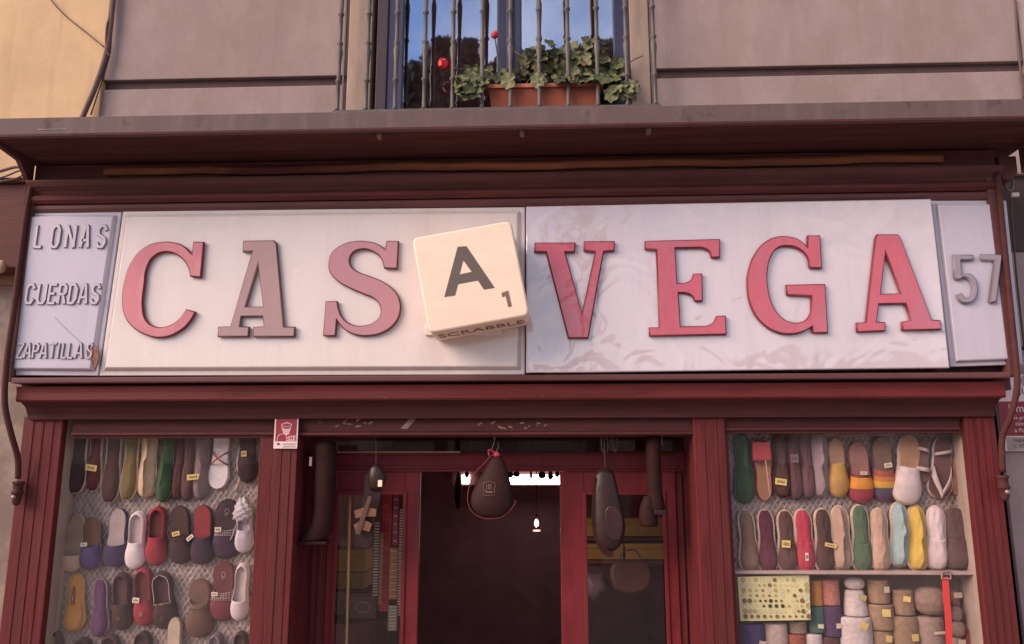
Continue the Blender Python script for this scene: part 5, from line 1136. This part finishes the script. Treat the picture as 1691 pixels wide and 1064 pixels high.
spool(1570, 1594, 1053, 1120, (0.34, 0.26, 0.24), 'pale spool at the bottom right of the strap', tagat=(1583, 1058, 16, 6, 0), tagc=M_tagw)
spool(1586, 1606, 954, 996, (0.20, 0.125, 0.10), 'dim brown spool in the right corner, upper one', Y=-0.06)
spool(1590, 1612, 997, 1036, (0.20, 0.125, 0.10), 'dim brown spool in the right corner, lower one', Y=-0.06)
spool(1598, 1622, 1038, 1120, (0.26, 0.05, 0.055), 'red spool at the far right bottom corner', Y=-0.08, tagat=(1608, 1047, 18, 4, 0), tagc=M_tagw)
spool(1571, 1585, 976, 1000, (0.24, 0.14, 0.11), 'small dull spool with pale band beside the strap', Y=-0.08, tagat=(1578, 982, 14, 8, 0), tagc=M_tagw)
# a plank that carries the lower stacks
zz_ = Z(1415, 1120, 0.0)
tag(box('display_plank', wr[0]-0.02, wr[1]+0.02, -0.2, YBL-0.01, zz_-0.03, zz_-0.001, M_ply), 'plank under the twine stacks in the right window', 'shelf')
zz_ = Z(250, 1046, 0.0)
rs = thing('red_strap', 'bright red webbing strap with buckle hanging in front of the twine', 'strap', P(1565, 1100, -0.13))
bm = bmesh.new(); pts = smoothpath([P(1561, 953, -0.232), P(1563, 985, -0.232), P(1566, 1020, -0.23), P(1568, 1064, -0.23), P(1569, 1100, -0.23)], 6); g = []
for p in pts: g.append([bm.verts.new(p+Vector((dx, dy, 0))) for dx, dy in ((-0.018, 0), (0.018, 0), (0.018, 0.003), (-0.018, 0.003))])
for a, b in zip(g, g[1:]):
    for i in range(4): bm.faces.new((a[i], a[(i+1) % 4], b[(i+1) % 4], b[i]))
bmesh.ops.recalc_face_normals(bm, faces=bm.faces)
finish(bm, 'webbing', mat('webbing_red', (0.75, 0.045, 0.04), 0.6, 0.1, 40, 0.2), rs)
bm = bmesh.new(); q = [P(a, b, -0.236) for a, b in ((1555, 944), (1570, 944), (1570, 956), (1555, 956), (1555, 944))]; add_tube(bm, q, 0.005, 6); finish(bm, 'buckle', mat('buckle_steel', (0.55, 0.35, 0.32), 0.3, 0.1, 10, metal=0.6), rs)

# ------------------------------------------------------------------ goods hanging over the door
YH = -0.20
# rubber boot
bt = thing('rubber_boot', 'black rubber boot hanging against the left door jamb', 'boot', P(530, 897, YH))
def loft(name, secs, m, parent, seg=14):
    """secs: (centre, half width vector, half depth) rings"""
    bm = bmesh.new(); rings = []
    for c, u, v in secs:
        rings.append([bm.verts.new(c+u*math.cos(2*math.pi*k/seg)+v*math.sin(2*math.pi*k/seg)) for k in range(seg)])
    for a, b in zip(rings, rings[1:]):
        for k in range(seg): bm.faces.new((a[k], a[(k+1) % seg], b[(k+1) % seg], b[k]))
    bm.faces.new(rings[0][::-1]); bm.faces.new(rings[-1]); bmesh.ops.recalc_face_normals(bm, faces=bm.faces)
    return finish(bm, name, m, parent, smooth=True)
kx = (YH-CAM.y)/FPX
def sec(px, py, wpx, dep, ang=0, Y=YH):
    return (P(px, py, Y), Vector((math.cos(ang), 0, math.sin(ang)))*wpx/2*kx, Vector((0, dep, 0)))
loft('shaft', [sec(537, 731, 36, .06), sec(537, 740, 37, .065), sec(537, 780, 36, .062), sec(536, 820, 33, .056), sec(534, 850, 32, .052), sec(531, 868, 36, .052), sec(524, 880, 46, .05), sec(518, 888, 50, .048, 0.1), sec(517, 893, 47, .045, 0.08)], M_black, bt)
box('boot_sole', P(493, 890, YH).x, P(543, 890, YH).x, YH-0.048, YH+0.048, P(518, 899, YH).z, P(518, 893.5, YH).z, M_black, bt, 0.01)
box('pull_loop', P(516, 768, YH).x, P(520, 768, YH).x, YH-0.07, YH-0.058, P(518, 770, YH).z, P(518, 755, YH).z, M_stgrey, bt, 0.002)
tube('hanging_cord', [P(537, 733, YH), P(537, 722, YH), P(536, 712, YH-0.02)], 0.003, M_cable, bt, 5)
# leather strap sandal
sn = thing('leather_sandal', 'brown leather sandal with cross straps hanging toe down by the left glass', 'sandal', P(600, 905, YH))
pth = [(622, 766), (618, 790), (612, 830), (606, 860), (600, 890), (597, 904)]
def flatband(name, pts, ws, Y, th, m, parent):
    bm = bmesh.new(); g = []; sp = smoothpath([P(a, b, Y) for a, b in pts], 5); n_ = len(sp)
    for i, p in enumerate(sp):
        d = (sp[min(i+1, n_-1)]-sp[max(0, i-1)]).normalized(); nn = Vector((-d.z, 0, d.x)); w_ = float(np.interp(i/(n_-1), np.linspace(0, 1, len(ws)), ws))*kx/2
        g.append([bm.verts.new(p+nn*w_), bm.verts.new(p-nn*w_), bm.verts.new(p-nn*w_+Vector((0, th, 0))), bm.verts.new(p+nn*w_+Vector((0, th, 0)))])
    for a, b in zip(g, g[1:]):
        for i in range(4): bm.faces.new((a[i], a[(i+1) % 4], b[(i+1) % 4], b[i]))
    bm.faces.new(g[0]); bm.faces.new(g[-1]); bmesh.ops.recalc_face_normals(bm, faces=bm.faces)
    return finish(bm, name, m, parent)
flatband('sole', pth, [4, 30, 26, 24, 30, 20], YH+0.01, 0.012, M_blackl, sn)
loft('heel_cup', [sec(621, 765, 4, .005), sec(621, 775, 22, .02), sec(623, 790, 30, .03), sec(622, 802, 26, .02), sec(619, 810, 14, .008)], M_blackl, sn)
ML_ = mat('tan_leather', (0.15, 0.062, 0.032), 0.5, 0.2, 12)
flatband('strap', [(586, 850), (602, 846), (621, 847)], [12, 15, 12], YH-0.02, 0.004, ML_, sn)
flatband('strap', [(586, 873), (600, 868), (612, 872)], [12, 16, 13], YH-0.022, 0.004, ML_, sn)
flatband('strap', [(611, 820), (601, 850), (590, 882)], [6, 7, 8], YH-0.028, 0.004, mat('brown_leather', (0.085, 0.04, 0.03), 0.5), sn)
pbox('label_patch', 624, 631, 793, 804, YH-0.034, 0.002, M_tagw, sn, 0.001)
tube('hanging_cord', [P(621, 768, YH), P(621, 740, YH), P(620, 714, YH-0.03)], 0.002, M_cable, sn, 5)
# wineskin
ws_ = thing('wineskin', 'black leather wineskin with red cord and embossed emblem hanging over the doorway', 'wineskin', P(812, 856, YH))
M_ws = mat('wineskin_leather', (0.034, 0.0135, 0.012), 0.62, 0.2, 10, 0.2, 0.14)
S6 = lambda a, b: (740+a/5.6, 700+b/5.6)
def s6(a, b, wz, dep): q_ = S6(a, b); return sec(q_[0], q_[1], wz/5.6, dep, 0, YH)
loft('skin', [s6(445, 300, 70, .012), s6(448, 340, 130, .022), s6(445, 400, 190, .034), s6(432, 480, 255, .046), s6(420, 560, 320, .056), s6(408, 640, 370, .06), s6(402, 720, 385, .058), s6(400, 780, 350, .05), s6(400, 830, 270, .036), s6(402, 862, 150, .015)], M_ws, ws_)
loft('neck', [s6(448, 262, 44, .014), s6(448, 285, 60, .017), s6(446, 302, 62, .016)], mat('red_cap', (0.55, 0.04, 0.07), 0.4), ws_)
tube('cord', [P(*S6(a, b), YH-0.012) for a, b in ((430, 285), (395, 300), (330, 370), (255, 450), (205, 560), (180, 680), (205, 790), (290, 860), (400, 880), (510, 855), (590, 780), (625, 720), (615, 710))], 0.0032, mat('red_cord', (0.13, 0.02, 0.022), 0.6), ws_, 6)
tube('cord', [P(*S6(a, b), YH-0.01) for a, b in ((380, 300), (375, 250), (395, 240), (420, 262), (470, 265))], 0.006, mat('red_cord'+'_', (0.30, 0.03, 0.045), 0.6), ws_, 6)
tube('string', [P(*S6(a, b), YH-0.01) for a, b in ((407, 235), (430, 150), (445, 70), (450, 20))], 0.0018, M_stgrey, ws_, 5)
tube('string', [P(*S6(a, b), YH-0.01) for a, b in ((430, 150), (410, 80), (405, 30))], 0.0018, M_stgrey, ws_, 5)
tube('chain', [P(*S6(a, b), YH-0.012) for a, b in ((460, 170), (466, 210), (448, 250), (465, 262))], 0.0035, M_iron, ws_, 5)
M_emb = mat('embossed_gold', (0.20, 0.095, 0.08), 0.5)
bm = text_bm('JB', 0.044, 0.002); bmesh.ops.translate(bm, verts=bm.verts, vec=P(*S6(377, 585), YH-0.058)); finish(bm, 'emblem_text', M_emb, ws_)
tube('emblem_shield', [P(*S6(a, b), YH-0.0575+0.00003*(b-640 if b > 640 else 0)) for a, b in ((325, 660), (335, 610), (322, 570), (340, 538), (360, 548), (378, 530), (398, 548), (425, 540), (438, 572), (425, 610), (428, 660), (325, 660))], 0.0016, M_emb, ws_, 5, 2)
bm = bmesh.new(); c = P(*S6(378, 632), YH-0.060); add_box(bm, c.x-0.022, c.x+0.022, c.y, c.y+0.003, c.z-0.004, c.z+0.004, 0.001); finish(bm, 'emblem_ribbon', M_emb, ws_)
# hanging leather shoe seen from its sole side
cl = thing('leather_clog', 'black leather shoe hanging toe down by the right door glass', 'shoe', P(1005, 914, YH))
S5 = lambda a, b: (760+a/2.633, 660+b/2.633)
def s5(a, b, wz, dep): q_ = S5(a, b); return sec(q_[0], q_[1], wz/2.633, dep, 0, YH)
loft('shoe_upper', [s5(630, 297, 40, .012), s5(628, 330, 84, .028), s5(632, 390, 104, .036), s5(640, 450, 118, .042), s5(646, 510, 130, .046), s5(650, 570, 130, .046), s5(650, 610, 116, .040), s5(650, 640, 80, .028), s5(650, 658, 36, .012)], M_blackl, cl)
bm = curve_bm([[(X(*S5(a, b), YH-0.05), Z(*S5(a, b), YH-0.05), 1) for a, b in ((640, 470), (675, 466), (700, 500), (705, 560), (692, 605), (664, 612), (640, 575), (632, 515))]], 0.012, 0.005); bmesh.ops.translate(bm, verts=bm.verts, vec=(0, YH-0.04, 0))
finish(bm, 'vamp_patch', mat('worn_leather', (0.032, 0.013, 0.012), 0.32, 0.3, 14, 0.3), cl, smooth=False)
flatband('welt', [S5(a, b) for a, b in ((590, 340), (582, 430), (582, 540), (600, 620), (640, 668), (665, 668))], [5, 6, 7, 8, 10, 8], YH-0.02, 0.012, M_black, cl)
tube('hanging_cord', [P(*S5(630, 300), YH), P(*S5(628, 230), YH), P(*S5(625, 150), YH-0.03)], 0.002, M_cable, cl, 5)
# pair of dark boots at right
b2 = thing('leather_boot', 'dark boot hanging upside at the right door jamb', 'boot', P(1078, 872, YH))
loft('shaft', [s5(838, 160, 62, .05), s5(838, 220, 64, .052), s5(842, 320, 62, .05), s5(846, 400, 62, .048), s5(850, 440, 70, .046), s5(852, 470, 78, .045), s5(856, 490, 70, .04)], M_black, b2)
loft('foot', [s5(818, 420, 40, .04), s5(815, 470, 66, .045), s5(818, 510, 78, .048), s5(820, 535, 76, .048), s5(820, 552, 70, .045)], M_black, b2)
c0, c1 = P(*S5(838, 478), YH), P(*S5(892, 500), YH); box('heel_block', c0.x, c1.x, YH-0.05, YH+0.03, c1.z, c0.z, M_blackl, b2, 0.006)
tube('hanging_cord', [P(*S5(880, 200), YH-0.04), P(*S5(876, 160), YH-0.04), P(*S5(890, 140), YH-0.06)], 0.0025, M_iron, b2, 5)
bb = thing('bundle_of_laces', 'bundle of dark laces hanging under the lintel right of centre', 'laces', P(1005, 745, -0.15))
rr = random.Random(6)
for i in range(9):
    a = 992+i*3.2
    tube('lace', [P(a, 716, -0.15), P(a+rr.uniform(-3, 3), 730, -0.15-rr.random()*0.01), P(a+rr.uniform(-4, 7), 746+rr.uniform(-4, 5), -0.15)], 0.0022, mat('lace', (0.13, 0.075, 0.065), 0.8), bb, 5)

# ------------------------------------------------------------------ stickers
st = thing('alarm_sticker', 'red and white 24h alarm sticker with a guard figure on the left inner pilaster', 'sticker', P(471, 741, -0.336))
YK2 = -0.338
pbox('plate', 453, 492, 681, 741, YK2, 0.004, M_sticker, st, 0.001)
pbox('red_field', 455.5, 490, 682, 729, YK2-0.0012, 0.001, M_stred, st, 0)
K2 = lambda x, y: (440+x/11.83, 670+y/11.83)
def kpoly(name, pts, m, k): pletter(name, [pts], YK2-0.0012-0.0008*k, 0.0008, 0.0001, m, st, K2)
MF = mat('sticker_pink', (0.62, 0.36, 0.36), 0.5)
kpoly('guard_cap', [(285, 385), (300, 360), (395, 320), (495, 360), (505, 385), (480, 410), (300, 410)], MF, 1)
kpoly('cap_band', [(305, 372), (395, 345), (480, 372), (470, 398), (318, 398)], M_stred, 2)
kpoly('guard_face', [(292, 425), (485, 425), (440, 560), (375, 590), (330, 540)], MF, 1)
kpoly('visor', [(318, 428), (465, 428), (440, 452), (345, 452)], M_ink, 2)
kpoly('shoulder', [(200, 700), (215, 600), (260, 555), (330, 545), (330, 556), (265, 568), (228, 610), (215, 700)], MF, 1)
kpoly('number_box', [(385, 600), (575, 585), (570, 690), (385, 695)], MF, 1)
def stext(body, px, py, size, Y, m, parent, name='print_text', sx=1.0):
    bm = text_bm(body, size, 0.0006)
    for v in bm.verts: v.co.x *= sx
    bmesh.ops.translate(bm, verts=bm.verts, vec=P(px, py, Y)); return finish(bm, name, m, parent)
stext('24H', 440+478/11.83, 670+640/11.83, 0.032, YK2-0.003, M_stred, st, 'number_text', 1.05)
for a, b, y in ((315, 575, 750), (315, 570, 800)):
    kpoly('print_line', [(a, y-10), (b, y-10), (b, y+10), (a, y+10)], M_stgrey, 1)
kpoly('eye_mark', [(200, 748, 1), (230, 730, 1), (262, 748, 1), (230, 770, 1)], M_ink, 1)
YW2 = -0.012
wsn = thing('warning_sign', 'red and white camera warning sign at the right edge beside the shopfront', 'sign', P(1672, 745, YW2))
pbox('plate', 1651, 1790, 618, 745, YW2, 0.006, M_sticker, wsn, 0.002)
pbox('red_field', 1652, 1790, 663, 720, YW2-0.0012, 0.001, M_stred, wsn, 0)
pbox('grey_footer', 1663, 1790, 722, 744, YW2-0.0012, 0.001, M_stgrey, wsn, 0)
stext('lam', 1678, 675, 0.068, YW2-0.0018, M_sticker, wsn); stext('Se graba', 1687, 690, 0.030, YW2-0.0018, M_sticker, wsn)
stext('cámaras', 1692, 700, 0.034, YW2-0.0018, M_sticker, wsn); stext('a Po', 1684, 711, 0.036, YW2-0.0018, M_sticker, wsn); stext('Seguridad', 1690, 727, 0.030, YW2-0.0018, M_ink, wsn); stext('C. VG2', 1686, 737, 0.030, YW2-0.0018, M_ink, wsn)
stext('JU', 1690, 646, 0.058, YW2-0.0018, M_ink, wsn)
bm = curve_bm([[(X(a, b, YW2), Z(a, b, YW2), 1) for a, b in ((1686, 624), (1700, 622), (1700, 634), (1692, 638), (1685, 632))]], 0.0008, 0.0001); bmesh.ops.translate(bm, verts=bm.verts, vec=(0, YW2-0.001, 0)); finish(bm, 'shield', M_stgrey, wsn)

# ------------------------------------------------------------------ iron awning arms
def arm(pts, label, endp, Y=-0.50):
    t = thing('awning_arm', label, 'awning arm', P(endp[0], endp[1]+18, YPIL-0.05), 'iron awning arms')
    n_ = len(pts)
    bm = bmesh.new(); sp = smoothpath([P(a, b, y_) for a, b, y_ in pts], 7); add_tube(bm, sp, 0.017, 12); finish(bm, 'curved_rod', M_dark2, t, smooth=True)
    c = P(endp[0], endp[1], YPIL-0.05)
    bm = bmesh.new(); add_lathe(bm, [(0.027, 0.06), (0.033, 0.055), (0.033, 0.045), (0.027, 0.04), (0.027, 0.005), (0.034, 0.0), (0.034, -0.012), (0.026, -0.018), (0.026, -0.05), (0.018, -0.075), (0.004, -0.082)], 14, c); finish(bm, 'collar', M_dark2, t, smooth=True)
    bm = bmesh.new(); d = c+Vector((0, -0.03, -0.03)); add_lathe(bm, [(0.003, -0.014), (0.011, -0.009), (0.013, 0), (0.010, 0.008), (0.003, 0.012)], 10, d); finish(bm, 'bolt', mat('bolt', (0.3, 0.2, 0.18), 0.3, metal=0.5), t, smooth=True)
arm([(52, 306, -.49), (44, 350, -.49), (33, 430, -.49), (22, 520, -.50), (11, 600, -.50), (8, 665, -.50), (18, 715, -.46), (29, 755, -.40), (30, 790, -.37)], 'curved dark iron awning arm at the left edge of the shopfront', (29, 812))
arm([(1647, 285, -.49), (1654, 360, -.49), (1662, 440, -.49), (1671, 530, -.50), (1678, 600, -.50), (1679, 645, -.50), (1668, 690, -.46), (1655, 725, -.40), (1656, 780, -.37)], 'curved dark iron awning arm at the right edge of the shopfront', (1657, 803))

# ------------------------------------------------------------------ cables
tag(tube('cable_bundle', [P(190, -30, -.04), P(186, 10, -.04), P(181, 55, -.04), P(174, 95, -.04), P(157, 145, -.05), P(140, 185, -.06), P(128, 215, -.08)], 0.018, M_cable), 'thick dark cable bundle running down the corner of the yellow wall', 'cable')
tag(tube('cable', [P(184, -30, -.05), P(182, 20, -.05), P(176, 45, -.06), P(175, 80, -.05), P(181, 93, -.05)], 0.006, M_cable), 'thinner cable looping beside the thick bundle', 'cable')
tag(tube('slack_wire', [P(70, -20, -.03), P(88, 5, -.03), P(110, 28, -.03), P(140, 52, -.035), P(172, 78, -.05)], 0.0045, M_cable), 'thin slack wire crossing the yellow wall', 'cable')
tag(tube('cable', [P(188, -20, -.02), P(184, 60, -.02), P(180, 95, -.02), P(163, 150, -.03), P(150, 190, -.04)], 0.005, M_cable), 'thin cable behind the thick bundle', 'cable')
for i, pts in enumerate(([(-20, 288), (0, 283), (28, 276), (40, 282)], [(-20, 300), (10, 291), (34, 282), (44, 290)], [(0, 300), (26, 295), (40, 289), (52, 291)])):
    tag(tube('neighbour_cable', [P(a, b, -.30) for a, b in pts], 0.010 if i == 0 else 0.006, M_cable), ('thick dark cable', 'thin dark cable', 'lowest thin cable')[i]+' against the yellow wall under the left end of the canopy', 'cable')
tag(tube('wall_cable', [P(1668, 320, -.03), P(1674, 400, -.03), P(1680, 470, -.03), P(1690, 560, -.03), P(1696, 620, -.03)], 0.006, M_cable), 'dark cable running down the grey wall right of the number panel', 'cable')
tag(tube('wall_conduit', [P(1637, -10, 0.0), P(1676, -5, -0.01), P(1680, 60, -0.01), P(1684, 105, -0.01), P(1690, 165, -0.01)][1:], 0.007, M_cable), 'thin conduit at the right edge of the upper wall', 'cable')
hk = thing('canopy_hook', 'iron hook and pale wire clamp under the right end of the canopy', 'hook', P(1668, 318, -0.4))
tube('hook', [P(1661, 292, -.42), P(1660, 305, -.42), P(1664, 314, -.42), P(1671, 313, -.42), P(1672, 300, -.42), P(1668, 294, -.42)], 0.008, M_iron, hk)
c = P(1676, 322, -.40); box('clamp', c.x-0.022, c.x+0.022, -.41, -.39, c.z-0.013, c.z+0.013, mat('pale_clamp', (0.5, 0.4, 0.37), 0.4), hk, 0.005)
tube('tie_wire', [P(1672, 314, -.41), P(1682, 308, -.41), P(1695, 304, -.41)], 0.003, M_cable, hk, 5)
bx = thing('junction_box', 'dark junction box under the right end of the canopy', 'junction box', P(1666, 292, -0.44))
bm = bmesh.new(); bm.free()
bm = curve_bm([[(X(a, b, -.47), Z(a, b, -.47)) for a, b in ((1648, 258), (1678, 258), (1681, 286), (1670, 298), (1656, 296))]], 0.07, 0.004); bmesh.ops.translate(bm, verts=bm.verts, vec=(0, -.40, 0)); finish(bm, 'casing', M_dark, bx)

# ------------------------------------------------------------------ across the street: what the glass and plastic reflect
def house(name, label, x0, x1, y, h_, m, floors, bays):
    t = thing(name, label, 'building', ((x0+x1)/2, y, 0))
    box('wall', x0, x1, y-4, y, -0.13, h_, m, t, 0)
    box('cornice', x0-0.05, x1+0.05, y+0.001, y+0.25, h_-0.35, h_, M_jamb, t, 0.02)
    for f in range(floors):
        for b in range(bays):
            cx_ = x0+(x1-x0)*(b+0.5)/bays; z0 = 0.6+f*2.5
            wn = box('window', cx_-0.55, cx_+0.55, y+0.001, y+0.02, z0, z0+1.6, mat('far_glass', (0.05, 0.05, 0.06), 0.1, 0.1, 4, 0), t, 0)
            box('sill', cx_-0.65, cx_+0.65, y+0.001, y+0.18, z0-0.12, z0-0.001, M_jamb, wn, 0.01)
house('opposite_house', 'pale cream house across the street, seen only reflected in the sign', -40, -3.2, -22.5, 5.4, mat('far_cream', (0.55, 0.46, 0.36), 0.9, 0.1, 1), 2, 13)
house('opposite_house', 'pinkish house across the street, seen only reflected in the sign', -3.0, 6.0, -23.0, 5.0, mat('far_pink', (0.50, 0.38, 0.34), 0.9, 0.1, 1), 2, 3)
house('opposite_house', 'light grey house across the street, seen only reflected in the sign', 6.2, 42, -22.5, 5.6, mat('far_grey', (0.5, 0.47, 0.45), 0.9, 0.1, 1), 2, 13)
def refl(px, py, Ymir, Yobj):
    d = RT*((px-PW/2)/FPX) + UP*(-(py-PH/2)/FPX) + _f; t1 = (Ymir-CAM.y)/d.y; p = CAM+d*t1; d2 = Vector((d.x, -d.y, d.z)); return p+d2*((Yobj-Ymir)/d2.y)
M_fol = [mat('foliage_dark', (0.050, 0.048, 0.030), 0.8, 0.3, 3, 0), mat('foliage_mid', (0.075, 0.072, 0.042), 0.8, 0.3, 3, 0)]
def tree(cpx, blobs, Y, label, seed):
    ctr = refl(cpx, 140, YG, Y); t = thing('street_tree', label, 'tree', (ctr.x, Y, -0.13), 'trees across the street'); rr = random.Random(seed)
    bm = bmesh.new(); add_tube(bm, smoothpath([(ctr.x, Y, -0.13), (ctr.x+0.1, Y, 2.0), (ctr.x-0.05, Y, ctr.z*0.75), (ctr.x, Y, ctr.z)], 5), [0.24-0.011*i for i in range(16)], 8)
    for k in range(6):
        an = k*1.05; add_tube(bm, [(ctr.x, Y, ctr.z*0.55+0.25*k), (ctr.x+1.1*math.cos(an), Y+0.8*math.sin(an), ctr.z*0.55+0.25*k+1.0)], [0.09, 0.03], 6)
    finish(bm, 'trunk', M_cable, t, smooth=True)
    bm = bmesh.new()
    for (a, b, rx_, n_) in blobs:
        c = refl(a, b, YG, Y); r = rx_*(5.13+YG-Y)/FPX
        for _ in range(n_):
            d = Vector((rr.gauss(0, 1), rr.gauss(0, 1), rr.gauss(0, 1))).normalized()*r*rr.uniform(0.2, 1.08)**0.6
            p = c+d; q1 = Vector((rr.gauss(0, 1), rr.gauss(0, 1), rr.gauss(0, 1))).normalized(); q2 = q1.orthogonal().normalized(); s = rr.uniform(0.07, 0.17)
            f = bm.faces.new([bm.verts.new(p+q1*s), bm.verts.new(p+q2*s*0.6), bm.verts.new(p-q1*s), bm.verts.new(p-q2*s*0.6)]); f.material_index = rr.randint(0, 1)
    finish(bm, 'crown', M_fol, t)
tree(730, [(735, 95, 34, 900), (690, 150, 42, 900), (760, 120, 45, 900), (775, 80, 16, 250), (720, 150, 60, 1200), (790, 150, 50, 800), (850, 120, 40, 700), (680, 175, 60, 900), (760, 180, 70, 900)], -13.0, 'dark street tree reflected in the left window pane', 1)
tree(960, [(1000, 110, 44, 800), (960, 130, 50, 900), (900, 130, 45, 800), (1030, 90, 26, 400), (940, 170, 60, 800), (1010, 165, 60, 900)], -13.5, 'dark street tree reflected in the right window pane', 2)
